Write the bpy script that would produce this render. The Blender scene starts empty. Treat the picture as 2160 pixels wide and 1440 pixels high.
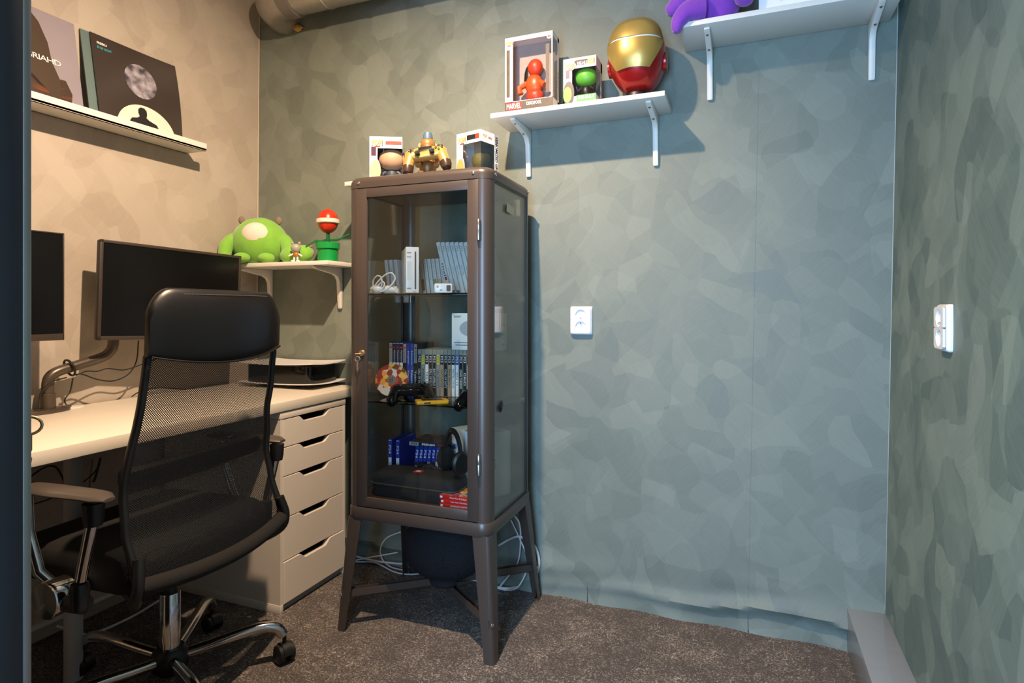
import bpy, bmesh, math, random
from mathutils import Matrix, Vector
random.seed(7)
scene = bpy.context.scene
COL = scene.collection
PI = math.pi
# ------------------------------------------------------------------ camera
FPX, YAW, CAMH, HOR = 1250.0, math.radians(21.7), 1.073, 650.0
SN, CS = math.sin(YAW), math.cos(YAW)
cam_data = bpy.data.cameras.new('camera'); cam = bpy.data.objects.new('camera', cam_data)
COL.objects.link(cam); scene.camera = cam
cam.location = (0, 0, CAMH); cam.rotation_euler = (PI / 2, 0, YAW)
cam_data.sensor_width = 36; cam_data.lens = FPX / 2160 * 36
cam_data.shift_y = -(720 - HOR) / 2160; cam_data.clip_start = 0.02
# ------------------------------------------------------------------ light
world = bpy.data.worlds.new('world'); scene.world = world; world.use_nodes = True
world.node_tree.nodes['Background'].inputs[0].default_value = (0.75, 0.85, 1.0, 1)
world.node_tree.nodes['Background'].inputs[1].default_value = 0.25
LAMP = (-0.75, 1.05, 2.40)
def add_light(name, kind, loc, energy, color, **kw):
    d = bpy.data.lights.new(name, kind); o = bpy.data.objects.new(name, d); COL.objects.link(o)
    o.location = loc; d.energy = energy; d.color = color
    for k, v in kw.items():
        if k == 'rot': o.rotation_euler = v
        else: setattr(d, k, v)
    return o
# warm ceiling spot of the room
add_light('ceiling_spot_light', 'SPOT', LAMP, 240, (1.0, 0.73, 0.50), spot_size=math.radians(158), spot_blend=1.0, shadow_soft_size=0.018,
          rot=(math.radians(10), math.radians(17), 0))
add_light('ceiling_bulb_glow', 'POINT', (LAMP[0], LAMP[1], LAMP[2] - 0.01), 15.0, (1.0, 0.74, 0.5), shadow_soft_size=0.025)
# daylight coming through the doorway behind the camera
add_light('doorway_daylight', 'AREA', (-0.25, -0.85, 1.10), 96, (0.37, 0.65, 1.0), shape='RECTANGLE', size=0.7, size_y=1.5,
          rot=(math.radians(88), 0, math.radians(-14)))
scene.view_settings.view_transform = 'Standard'; scene.view_settings.look = 'None'
scene.view_settings.exposure = 0.0; scene.view_settings.gamma = 1.0; scene.view_settings.use_curve_mapping = False
# ------------------------------------------------------------------ pixel helpers (2160 x 1440 frame)
def ray(u, v):
    x = (u - 1080) / FPX; y = (HOR - v) / FPX
    return Vector((-SN + x * CS, CS + x * SN, y))
CAMP = Vector((0, 0, CAMH))
def PX(u, v, X): q = ray(u, v); return CAMP + q * (X / q.x)
def PY(u, v, Y): q = ray(u, v); return CAMP + q * (Y / q.y)
def PZ(u, v, Z): q = ray(u, v); return CAMP + q * ((Z - CAMH) / q.z)
# ------------------------------------------------------------------ materials
def lin(c):
    c = c / 255.0
    return c / 12.92 if c <= 0.04045 else ((c + 0.055) / 1.055) ** 2.4
def rgb(r, g, b): return (lin(r), lin(g), lin(b), 1)
MATS = {}
class NT:
    def __init__(s, m): s.t = m.node_tree; s.n = s.t.nodes; s.l = s.t.links
    def new(s, kind, **kw):
        n = s.n.new(kind)
        for k, v in kw.items(): setattr(n, k, v)
        return n
    def link(s, a, b): s.l.new(a, b)
    def math(s, op, a, b=None, c=None):
        n = s.new('ShaderNodeMath', operation=op)
        for i, q in enumerate((a, b, c)):
            if q is None: continue
            if isinstance(q, (int, float)): n.inputs[i].default_value = q
            else: s.link(q, n.inputs[i])
        return n.outputs[0]
    def mixc(s, fac, a, b):
        n = s.new('ShaderNodeMix', data_type='RGBA')
        for i, q in ((0, fac), (6, a), (7, b)):
            if isinstance(q, (int, float, tuple)): n.inputs[i].default_value = q
            else: s.link(q, n.inputs[i])
        return n.outputs[2]
def base(name):
    m = bpy.data.materials.new(name); m.use_nodes = True
    t = NT(m); b = t.n['Principled BSDF']
    return m, t, b
def mat(name, col, rough=0.5, metal=0.0, spec=0.5, var=0.06, scale=30.0, bump=0.0, bscale=200.0, sheen=0.0, coat=0.0, stretch=None):
    """plain surface with a little procedural tone variation and fine relief"""
    if name in MATS: return MATS[name]
    m, t, b = base(name)
    c = rgb(*col)
    tc = t.new('ShaderNodeTexCoord')
    src = tc.outputs['Object']
    if stretch:
        mp = t.new('ShaderNodeMapping'); mp.inputs['Scale'].default_value = stretch; t.link(src, mp.inputs[0]); src = mp.outputs[0]
    nz = t.new('ShaderNodeTexNoise'); nz.inputs['Scale'].default_value = scale; nz.inputs['Detail'].default_value = 4
    t.link(src, nz.inputs['Vector'])
    lo = tuple(max(0, x * (1 - var)) for x in c[:3]) + (1,); hi = tuple(min(1, x * (1 + var)) for x in c[:3]) + (1,)
    t.link(t.mixc(nz.outputs[0], lo, hi), b.inputs['Base Color'])
    b.inputs['Roughness'].default_value = rough; b.inputs['Metallic'].default_value = metal
    b.inputs['Specular IOR Level'].default_value = spec
    if sheen: b.inputs['Sheen Weight'].default_value = sheen
    if coat: b.inputs['Coat Weight'].default_value = coat; b.inputs['Coat Roughness'].default_value = 0.05
    if bump:
        n2 = t.new('ShaderNodeTexNoise'); n2.inputs['Scale'].default_value = bscale; n2.inputs['Detail'].default_value = 3
        t.link(src, n2.inputs['Vector'])
        bp = t.new('ShaderNodeBump'); bp.inputs['Strength'].default_value = bump; bp.inputs['Distance'].default_value = 0.002
        t.link(n2.outputs[0], bp.inputs['Height']); t.link(bp.outputs[0], b.inputs['Normal'])
    MATS[name] = m
    return m
def wallpaper(name, axis, c1, c2, rough=0.5, amp=1.0):
    """brushed fan-stroke wallpaper: two layers of random strokes with fine bristle streaks"""
    m, t, b = base(name)
    tc = t.new('ShaderNodeTexCoord'); sp = t.new('ShaderNodeSeparateXYZ'); t.link(tc.outputs['Object'], sp.inputs[0])
    cb = t.new('ShaderNodeCombineXYZ')
    t.link(sp.outputs[0 if axis == 'X' else 1], cb.inputs[0]); t.link(sp.outputs[2], cb.inputs[1])
    dn = t.new('ShaderNodeTexNoise'); dn.inputs['Scale'].default_value = 6.0; dn.inputs['Detail'].default_value = 0
    t.link(cb.outputs[0], dn.inputs['Vector'])
    sub = t.new('ShaderNodeVectorMath', operation='SUBTRACT'); t.link(dn.outputs['Color'], sub.inputs[0]); sub.inputs[1].default_value = (.5, .5, .5)
    sc = t.new('ShaderNodeVectorMath', operation='SCALE'); t.link(sub.outputs[0], sc.inputs[0]); sc.inputs['Scale'].default_value = 0.075
    ad = t.new('ShaderNodeVectorMath', operation='ADD'); t.link(cb.outputs[0], ad.inputs[0]); t.link(sc.outputs[0], ad.inputs[1])
    vals, strk = [], []
    for k, (ang, sx, sy, off) in enumerate(((40, 13.0, 8.0, 0.0), (-42, 12.5, 7.6, 3.7), (15, 8.0, 5.6, 9.1))):
        mp = t.new('ShaderNodeMapping', vector_type='TEXTURE'); mp.inputs['Rotation'].default_value = (0, 0, math.radians(ang))
        mp.inputs['Scale'].default_value = (1 / sx, 1 / sy, 1); mp.inputs['Location'].default_value = (off, off * .7, 0)
        t.link(ad.outputs[0], mp.inputs[0])
        vo = t.new('ShaderNodeTexVoronoi', voronoi_dimensions='2D', distance='MINKOWSKI'); vo.inputs['Scale'].default_value = 1.0; vo.inputs['Randomness'].default_value = 0.8; vo.inputs['Exponent'].default_value = 3.0
        t.link(mp.outputs[0], vo.inputs['Vector'])
        sx_ = t.new('ShaderNodeSeparateColor'); t.link(vo.outputs['Color'], sx_.inputs[0])
        vals.append(sx_.outputs[0])
        ms = t.new('ShaderNodeMapping', vector_type='TEXTURE'); ms.inputs['Rotation'].default_value = (0, 0, math.radians(ang))
        ms.inputs['Scale'].default_value = (1 / 300, 1 / 14, 1); t.link(ad.outputs[0], ms.inputs[0])
        ns = t.new('ShaderNodeTexNoise'); ns.inputs['Scale'].default_value = 1.0; ns.inputs['Detail'].default_value = 2; t.link(ms.outputs[0], ns.inputs['Vector'])
        strk.append(ns.outputs[0])
    v = t.math('MULTIPLY', vals[0], 0.46)
    v = t.math('MULTIPLY_ADD', vals[1], 0.38, v)
    v = t.math('MULTIPLY_ADD', vals[2], 0.16, v)
    pick = t.math('GREATER_THAN', vals[0], 0.5)
    st = t.math('ADD', t.math('MULTIPLY', strk[0], pick), t.math('MULTIPLY', strk[1], t.math('SUBTRACT', 1.0, pick)))
    v2 = t.math('MULTIPLY_ADD', t.math('SUBTRACT', st, 0.5), 0.45, v)
    v3 = t.math('MULTIPLY_ADD', t.math('SUBTRACT', v2, 0.5), amp * 1.5, 0.5)
    n = t.new('ShaderNodeClamp'); t.link(v3, n.inputs[0])
    t.link(t.mixc(n.outputs[0], rgb(*c1), rgb(*c2)), b.inputs['Base Color'])
    t.link(t.math('MULTIPLY_ADD', v, 0.25, rough - 0.12), b.inputs['Roughness'])
    bp = t.new('ShaderNodeBump'); bp.inputs['Strength'].default_value = 0.10; bp.inputs['Distance'].default_value = 0.001
    t.link(st, bp.inputs['Height']); t.link(bp.outputs[0], b.inputs['Normal'])
    MATS[name] = m
    return m
def carpet():
    m, t, b = base('carpet')
    tc = t.new('ShaderNodeTexCoord')
    a = t.new('ShaderNodeTexNoise'); a.inputs['Scale'].default_value = 230; a.inputs['Detail'].default_value = 3; t.link(tc.outputs['Object'], a.inputs['Vector'])
    p = t.new('ShaderNodeTexNoise'); p.inputs['Scale'].default_value = 7; p.inputs['Detail'].default_value = 5; p.inputs['Roughness'].default_value = .65; t.link(tc.outputs['Object'], p.inputs['Vector'])
    w = t.new('ShaderNodeTexNoise'); w.inputs['Scale'].default_value = 62; w.inputs['Detail'].default_value = 2; w.inputs['Distortion'].default_value = 2.5; t.link(tc.outputs['Object'], w.inputs['Vector'])
    v = t.math('MULTIPLY_ADD', a.outputs[0], 1.2, -0.35)
    v = t.math('MULTIPLY_ADD', t.math('SUBTRACT', p.outputs[0], .5), .75, v)
    v = t.math('MULTIPLY_ADD', t.math('SUBTRACT', w.outputs[0], .5), 1.5, v)
    cl = t.new('ShaderNodeClamp'); t.link(v, cl.inputs[0])
    r = t.new('ShaderNodeValToRGB'); t.link(cl.outputs[0], r.inputs[0])
    r.color_ramp.elements[0].position = 0.22; r.color_ramp.elements[0].color = rgb(74, 66, 62)
    r.color_ramp.elements[1].position = 0.8; r.color_ramp.elements[1].color = rgb(214, 198, 182)
    e = r.color_ramp.elements.new(0.5); e.color = rgb(140, 127, 116)
    t.link(r.outputs[0], b.inputs['Base Color']); b.inputs['Roughness'].default_value = 0.95; b.inputs['Specular IOR Level'].default_value = 0.1
    b.inputs['Sheen Weight'].default_value = 0.15
    bp = t.new('ShaderNodeBump'); bp.inputs['Strength'].default_value = 0.9; bp.inputs['Distance'].default_value = 0.009
    t.link(v, bp.inputs['Height']); t.link(bp.outputs[0], b.inputs['Normal'])
    MATS['carpet'] = m; return m
def glass(name, tint=(0.9, 0.94, 0.92), ior=1.45, boost=1.0):
    m, t, b = base(name); t.n.remove(b)
    tr = t.new('ShaderNodeBsdfTransparent'); tr.inputs[0].default_value = (*tint, 1)
    gl = t.new('ShaderNodeBsdfGlossy'); gl.inputs['Roughness'].default_value = 0.01
    fr = t.new('ShaderNodeFresnel'); fr.inputs[0].default_value = ior
    mx = t.new('ShaderNodeMixShader'); t.link(t.math('MULTIPLY', fr.outputs[0], boost), mx.inputs[0])
    t.link(tr.outputs[0], mx.inputs[1]); t.link(gl.outputs[0], mx.inputs[2])
    t.link(mx.outputs[0], t.n['Material Output'].inputs[0]); MATS[name] = m; return m
def mesh_fabric():
    m, t, b = base('chair_mesh_fabric')
    uv = t.new('ShaderNodeUVMap'); sp = t.new('ShaderNodeSeparateXYZ'); t.link(uv.outputs[0], sp.inputs[0])
    k = PI / 0.0042
    p = t.math('ADD', sp.outputs[0], sp.outputs[1]); q = t.math('SUBTRACT', sp.outputs[0], sp.outputs[1])
    h = t.math('MULTIPLY', t.math('ABSOLUTE', t.math('SINE', t.math('MULTIPLY', p, k * .7))), t.math('ABSOLUTE', t.math('SINE', t.math('MULTIPLY', q, k * .7))))
    hole = t.math('GREATER_THAN', h, 0.57)
    b.inputs['Base Color'].default_value = rgb(17, 16, 16); b.inputs['Roughness'].default_value = 0.55
    tr = t.new('ShaderNodeBsdfTransparent'); mx = t.new('ShaderNodeMixShader')
    t.link(hole, mx.inputs[0]); t.link(b.outputs[0], mx.inputs[1]); t.link(tr.outputs[0], mx.inputs[2])
    t.link(mx.outputs[0], t.n['Material Output'].inputs[0]); MATS['mesh'] = m; return m
def moon_mat():
    m, t, b = base('moon_print')
    tc = t.new('ShaderNodeTexCoord'); n = t.new('ShaderNodeTexNoise'); n.inputs['Scale'].default_value = 26; n.inputs['Detail'].default_value = 6
    t.link(tc.outputs['Object'], n.inputs['Vector'])
    r = t.new('ShaderNodeValToRGB'); t.link(n.outputs[0], r.inputs[0])
    r.color_ramp.elements[0].position = .38; r.color_ramp.elements[0].color = rgb(62, 58, 68)
    r.color_ramp.elements[1].position = .66; r.color_ramp.elements[1].color = rgb(176, 170, 182)
    t.link(r.outputs[0], b.inputs['Base Color']); b.inputs['Roughness'].default_value = .3; MATS['moon'] = m; return m
def flame_mat():
    m, t, b = base('ember_print')
    tc = t.new('ShaderNodeTexCoord'); mp = t.new('ShaderNodeMapping'); mp.inputs['Scale'].default_value = (1, 26, 13); mp.inputs['Rotation'].default_value = (math.radians(30), 0, 0)
    t.link(tc.outputs['Object'], mp.inputs[0])
    n = t.new('ShaderNodeTexNoise'); n.inputs['Scale'].default_value = 1; n.inputs['Detail'].default_value = 3; n.inputs['Distortion'].default_value = 1.6; t.link(mp.outputs[0], n.inputs['Vector'])
    r = t.new('ShaderNodeValToRGB'); t.link(n.outputs[0], r.inputs[0])
    r.color_ramp.elements[0].position = .54; r.color_ramp.elements[0].color = rgb(62, 46, 36)
    r.color_ramp.elements[1].position = .74; r.color_ramp.elements[1].color = rgb(236, 140, 50)
    e = r.color_ramp.elements.new(.62); e.color = rgb(140, 66, 24)
    t.link(r.outputs[0], b.inputs['Base Color']); b.inputs['Roughness'].default_value = .35; MATS['flame'] = m; return m
def patchwork(name, cols, scale=40, seed=0.0):
    """coloured print of loose patches"""
    m, t, b = base(name)
    tc = t.new('ShaderNodeTexCoord'); mp = t.new('ShaderNodeMapping'); mp.inputs['Location'].default_value = (seed, seed * .3, seed * .7); t.link(tc.outputs['Object'], mp.inputs[0])
    v = t.new('ShaderNodeTexVoronoi'); v.inputs['Scale'].default_value = scale; t.link(mp.outputs[0], v.inputs['Vector'])
    s = t.new('ShaderNodeSeparateColor'); t.link(v.outputs['Color'], s.inputs[0])
    r = t.new('ShaderNodeValToRGB'); r.color_ramp.interpolation = 'CONSTANT'; t.link(s.outputs[0], r.inputs[0])
    els = r.color_ramp.elements
    els[0].position = 0; els[0].color = rgb(*cols[0]); els[1].position = 1 / len(cols); els[1].color = rgb(*cols[1])
    for i, c in enumerate(cols[2:]):
        e = els.new((i + 2) / len(cols)); e.color = rgb(*c)
    t.link(r.outputs[0], b.inputs['Base Color']); b.inputs['Roughness'].default_value = .3; MATS[name] = m; return m
wp_back = wallpaper('green_brushed_wallpaper', 'X', (103, 110, 101), (129, 136, 126), .64, 0.75)
wp_right = wallpaper('green_brushed_wallpaper_side', 'Y', (86, 103, 97), (121, 137, 128), .62, 1.0)
wp_left = wallpaper('beige_brushed_wallpaper', 'Y', (166, 154, 140), (183, 172, 158), .62, 0.9)
m_carpet = carpet(); m_glass = glass('cabinet_glass', (0.95, 0.97, 0.96), 1.45, .7); m_clear = glass('clear_plastic_window', (0.95, 0.95, 0.95), 1.4, .8)
m_shelfglass = glass('shelf_glass', (0.82, 0.90, 0.87), 1.5, 1.3)
m_mesh = mesh_fabric(); m_moon = moon_mat(); m_flame = flame_mat()
m_white = mat('white_laminate', (226, 221, 212), .42, var=.02)
m_whitepl = mat('white_plastic', (232, 230, 228), .28, var=.02)
m_cream = mat('cream_cloth', (226, 210, 196), .85, var=.05, bump=.3)
m_cab = mat('dark_brown_grey_steel', (66, 56, 50), .34, spec=.6, var=.04)
m_black = mat('black_plastic', (20, 20, 21), .4, var=.1)
m_gloss = mat('gloss_black', (12, 12, 14), .08, var=.05)
m_dark = mat('black_cloth', (18, 16, 15), .9, var=.2, scale=300, bump=.5, bscale=900)
m_leather = mat('black_leather', (17, 16, 17), .36, var=.15, scale=60, bump=.12, bscale=700)
m_chrome = mat('chrome', (214, 212, 210), .09, metal=1.0, var=.03)
m_steel = mat('brushed_steel', (170, 165, 160), .3, metal=1.0, var=.08)
m_armgrey = mat('graphite_painted_tube', (92, 82, 72), .35, metal=.6, var=.06)
m_galv = mat('galvanised_duct', (176, 172, 165), .36, metal=.75, var=.14, scale=55)
m_ink = mat('black_ink', (24, 22, 24), .5, var=.02)
m_grey = mat('grey_print', (120, 120, 122), .5, var=.05)
m_paper = mat('white_card', (240, 236, 232), .45, var=.02)
m_red = mat('red_card', (206, 34, 30), .4, var=.05)
m_door = mat('dark_blue_grey_door', (18, 17, 17), .6, spec=.25, var=.08)
# ------------------------------------------------------------------ mesh builder
class MB:
    def __init__(s): s.v = []; s.f = []; s.uv = None
    def add(s, vs, fs, M=None):
        o = len(s.v)
        s.v += [tuple(M @ Vector(p)) for p in vs] if M else [tuple(p) for p in vs]
        s.f += [tuple(i + o for i in q) for q in fs]
        return s
    def box(s, a, b, bev=0.0, seg=2, M=None):
        bm = bmesh.new(); bmesh.ops.create_cube(bm, size=1)
        for v in bm.verts: v.co = Vector([(a[i] + b[i]) / 2 + v.co[i] * (b[i] - a[i]) for i in range(3)])
        if bev:
            bev = min(bev, min(abs(b[i] - a[i]) for i in range(3)) * .49)
            bmesh.ops.bevel(bm, geom=list(bm.edges), offset=bev, segments=seg, affect='EDGES', profile=.5)
        bm.verts.index_update(); vs = [v.co.copy() for v in bm.verts]; fs = [[v.index for v in f.verts] for f in bm.faces]; bm.free()
        return s.add(vs, fs, M)
    def prism(s, poly, a, b, axis='Z', bev=0.0, M=None, seg=2):
        """poly of 2d points, extruded along axis: X -> (y,z), Y -> (x,z), Z -> (x,y)"""
        def p3(p, h): return {'X': (h, p[0], p[1]), 'Y': (p[0], h, p[1]), 'Z': (p[0], p[1], h)}[axis]
        bm = bmesh.new(); n = len(poly)
        lo = [bm.verts.new(p3(p, a)) for p in poly]; hi = [bm.verts.new(p3(p, b)) for p in poly]
        bm.faces.new(lo); bm.faces.new(list(reversed(hi)))
        for i in range(n): bm.faces.new((lo[i], hi[i], hi[(i + 1) % n], lo[(i + 1) % n]))
        bmesh.ops.recalc_face_normals(bm, faces=list(bm.faces))
        if bev:
            caps = set(lo) | set(hi)
            es = [e for e in bm.edges if (e.verts[0] in lo and e.verts[1] in lo) or (e.verts[0] in hi and e.verts[1] in hi)]
            bmesh.ops.bevel(bm, geom=es, offset=bev, segments=seg, affect='EDGES', profile=.5)
        bm.verts.index_update(); vs = [v.co.copy() for v in bm.verts]; fs = [[v.index for v in f.verts] for f in bm.faces]; bm.free()
        return s.add(vs, fs, M)
    def tube(s, pts, r, seg=10, closed=False, M=None, flat=1.0):
        pts = [Vector(p) for p in pts]; n = len(pts)
        rs = r if isinstance(r, (list, tuple)) else [r] * n
        vs, fs = [], []; prev = None
        for i, p in enumerate(pts):
            if closed: tg = pts[(i + 1) % n] - pts[i - 1]
            else: tg = pts[min(i + 1, n - 1)] - pts[max(i - 1, 0)]
            tg.normalize()
            if prev is None:
                up = Vector((0, 0, 1)) if abs(tg.z) < .9 else Vector((1, 0, 0)); x = tg.cross(up).normalized()
            else:
                x = prev - tg * prev.dot(tg)
                x = x.normalized() if x.length > 1e-6 else tg.orthogonal().normalized()
            prev = x; y = tg.cross(x).normalized()
            for k in range(seg):
                a = 2 * PI * k / seg
                vs.append(p + (x * math.cos(a) + y * math.sin(a) * flat) * rs[i])
        for i in range(n if closed else n - 1):
            j = (i + 1) % n
            for k in range(seg): fs.append((i * seg + k, i * seg + (k + 1) % seg, j * seg + (k + 1) % seg, j * seg + k))
        if not closed:
            fs.append(tuple(reversed(range(seg)))); fs.append(tuple((n - 1) * seg + k for k in range(seg)))
        return s.add(vs, fs, M)
    def lathe(s, prof, seg=24, c=(0, 0, 0), M=None, sx=1.0, sy=1.0):
        vs, fs = [], []; n = len(prof)
        for (r, z) in prof:
            for k in range(seg):
                a = 2 * PI * k / seg; vs.append((c[0] + math.cos(a) * r * sx, c[1] + math.sin(a) * r * sy, c[2] + z))
        for i in range(n - 1):
            for k in range(seg): fs.append((i * seg + k, i * seg + (k + 1) % seg, (i + 1) * seg + (k + 1) % seg, (i + 1) * seg + k))
        fs.append(tuple(reversed(range(seg)))); fs.append(tuple((n - 1) * seg + k for k in range(seg)))
        return s.add(vs, fs, M)
    def ball(s, c, r, seg=20, rings=14, M=None, warp=None):
        r = r if isinstance(r, (list, tuple)) else (r, r, r)
        vs = [(0, 0, -1)]; fs = []
        for i in range(1, rings):
            th = PI * i / rings
            for k in range(seg):
                a = 2 * PI * k / seg; vs.append((math.sin(th) * math.cos(a), math.sin(th) * math.sin(a), -math.cos(th)))
        vs.append((0, 0, 1)); L = len(vs) - 1
        for k in range(seg): fs.append((0, 1 + (k + 1) % seg, 1 + k)); fs.append((L, L - seg + k, L - seg + (k + 1) % seg))
        for i in range(rings - 2):
            for k in range(seg):
                a = 1 + i * seg
                fs.append((a + k, a + (k + 1) % seg, a + seg + (k + 1) % seg, a + seg + k))
        out = []
        for p in vs:
            q = warp(Vector(p)) if warp else Vector(p)
            out.append((c[0] + q.x * r[0], c[1] + q.y * r[1], c[2] + q.z * r[2]))
        return s.add(out, fs, M)
    def grid(s, fn, nu, nv, M=None):
        vs = [fn(i / nu, j / nv) for j in range(nv + 1) for i in range(nu + 1)]
        fs = [(j * (nu + 1) + i, j * (nu + 1) + i + 1, (j + 1) * (nu + 1) + i + 1, (j + 1) * (nu + 1) + i) for j in range(nv) for i in range(nu)]
        return s.add(vs, fs, M)
    def loft(s, rings, M=None, cap=True):
        n = len(rings[0]); vs = [p for r in rings for p in r]; fs = []
        for i in range(len(rings) - 1):
            for k in range(n): fs.append((i * n + k, i * n + (k + 1) % n, (i + 1) * n + (k + 1) % n, (i + 1) * n + k))
        if cap: fs.append(tuple(reversed(range(n)))); fs.append(tuple((len(rings) - 1) * n + k for k in range(n)))
        return s.add(vs, fs, M)
    def build(s, name, m, parent=None, sharp=38, fix=True):
        me = bpy.data.meshes.new(name); me.from_pydata(s.v, [], s.f)
        if fix:
            bm = bmesh.new(); bm.from_mesh(me); bmesh.ops.recalc_face_normals(bm, faces=list(bm.faces)); bm.to_mesh(me); bm.free()
        for p in me.polygons: p.use_smooth = True
        me.set_sharp_from_angle(angle=math.radians(sharp))
        me.materials.append(m)
        o = bpy.data.objects.new(name, me); COL.objects.link(o)
        if parent: o.parent = parent
        return o
def rrect(x0, x1, y0, y1, r, n=5):
    out = []
    for cx, cy, a0 in ((x1 - r, y0 + r, -90), (x1 - r, y1 - r, 0), (x0 + r, y1 - r, 90), (x0 + r, y0 + r, 180)):
        for k in range(n + 1):
            a = math.radians(a0 + 90 * k / n); out.append((cx + r * math.cos(a), cy + r * math.sin(a)))
    return out
def smooth_path(pts, n=8):
    pts = [Vector(p) for p in pts]; P = [pts[0] * 2 - pts[1]] + pts + [pts[-1] * 2 - pts[-2]]; out = []
    for i in range(1, len(P) - 2):
        a, b, c, d = P[i - 1:i + 3]
        for k in range(n):
            t = k / n
            out.append(.5 * ((2 * b) + (c - a) * t + (2 * a - 5 * b + 4 * c - d) * t * t + (3 * b - a - 3 * c + d) * t ** 3))
    out.append(pts[-1]); return out
def tag(o, label=None, cat=None, group=None, kind=None):
    if label: o['label'] = label
    if cat: o['category'] = cat
    if group: o['group'] = group
    if kind: o['kind'] = kind
    return o
def thing(name, label, cat, loc=(0, 0, 0), rz=0.0, group=None):
    o = bpy.data.objects.new(name, None); COL.objects.link(o); o.empty_display_size = .05
    o.location = loc; o.rotation_euler = (0, 0, rz)
    return tag(o, label, cat, group)
# lettering ---------------------------------------------------------
_font = bpy.data.curves.new('letter_source', 'FONT'); _fo = bpy.data.objects.new('letter_source', _font); COL.objects.link(_fo)
_tcache = {}
def text_mesh(body, bold=0.0, shear=0.0, spacing=1.0):
    key = (body, bold, shear, spacing)
    if key not in _tcache:
        _font.body = body; _font.offset = bold; _font.shear = shear; _font.space_character = spacing; _font.resolution_u = 2
        bpy.context.view_layer.update()
        dg = bpy.context.evaluated_depsgraph_get()
        me = bpy.data.meshes.new_from_object(_fo.evaluated_get(dg))
        vs = [v.co.copy() for v in me.vertices]; fs = [tuple(p.vertices) for p in me.polygons]; bpy.data.meshes.remove(me)
        x0 = min(v.x for v in vs); x1 = max(v.x for v in vs); y0 = min(v.y for v in vs); y1 = max(v.y for v in vs)
        _tcache[key] = ([((v.x - (x0 + x1) / 2) / (x1 - x0), (v.y - (y0 + y1) / 2) / (y1 - y0)) for v in vs], fs)
    return _tcache[key]
FRONT = Matrix.Rotation(PI / 2, 4, 'X')                                    # faces -Y, reads left to right
FRONT_DOWN = FRONT @ Matrix.Rotation(-PI / 2, 4, 'Z')                      # faces -Y, reads top to bottom
RIGHT = Matrix.Rotation(PI / 2, 4, 'Z') @ FRONT                            # faces +X
RIGHT_DOWN = RIGHT @ Matrix.Rotation(-PI / 2, 4, 'Z')
TOP = Matrix.Identity(4)
def text(body, c, w, h, frame, m, parent, bold=0.0, shear=0.0, name='lettering', spacing=1.0):
    vs, fs = text_mesh(body, bold, shear, spacing)
    M = Matrix.Translation(Vector(c)) @ frame
    b = MB(); b.add([(x * w, y * h, 0) for x, y in vs], fs, M)
    me = bpy.data.meshes.new(name); me.from_pydata(b.v, [], b.f); me.materials.append(m)
    o = bpy.data.objects.new(name, me); COL.objects.link(o); o.parent = parent
    return o
def decal(poly, c, frame, m, parent, name='print'):
    """flat print: polygon in the frame's plane"""
    M = Matrix.Translation(Vector(c)) @ frame
    me = bpy.data.meshes.new(name); me.from_pydata([tuple(M @ Vector((x, y, 0))) for x, y in poly], [], [tuple(range(len(poly)))]); me.materials.append(m)
    o = bpy.data.objects.new(name, me); COL.objects.link(o); o.parent = parent
    return o
def rect(w, h, ox=0, oy=0): return [(ox - w / 2, oy - h / 2), (ox + w / 2, oy - h / 2), (ox + w / 2, oy + h / 2), (ox - w / 2, oy + h / 2)]
def ell(a, b, ox=0, oy=0, n=28, t0=0, t1=2 * PI): return [(ox + a * math.cos(t0 + (t1 - t0) * k / n), oy + b * math.sin(t0 + (t1 - t0) * k / n)) for k in range(n)]
# ================================================================== the room
XL, XR, YB, YF, ZC = -2.117, 0.410, 2.120, 0.30, 2.62
def lean(z, k): return k * (z - 1.073)
KL, KB = 0.010, 0.0185
def struct(o): o['kind'] = 'structure'; return o
struct(MB().box((XL - .1, -1.6, -.08), (XR + .9, YB + .1, 0)).build('floor', m_carpet))
m_ceil = mat('ceiling_white', (214, 208, 198), .8, var=.03)
struct(MB().box((XL - .1, YF - .1, ZC), (XR + .25, YB + .1, ZC + .06)).build('ceiling', m_ceil))
wb = struct(MB().box((XL - .12, YB + .006, 0), (XR + .14, YB + .1, ZC)).build('wall_back', mat('plaster', (150, 148, 140), .8)))
def lean_box(x0, x1, y0, y1, k, m, name):
    vs = [(x + lean(z, k), y, z) for z in (0, ZC) for x, y in ((x0, y0), (x1, y0), (x1, y1), (x0, y1))]
    return struct(MB().add(vs, [(0, 3, 2, 1), (4, 5, 6, 7), (0, 1, 5, 4), (1, 2, 6, 5), (2, 3, 7, 6), (3, 0, 4, 7)]).build(name, m))
wl = lean_box(XL - .1, XL - .004, YF - .1, YB + .1, KL, MATS['plaster'], 'wall_left')
wr = lean_box(XR + .004, XR + .1, .25, YB + .1, KB, MATS['plaster'], 'wall_right')
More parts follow.
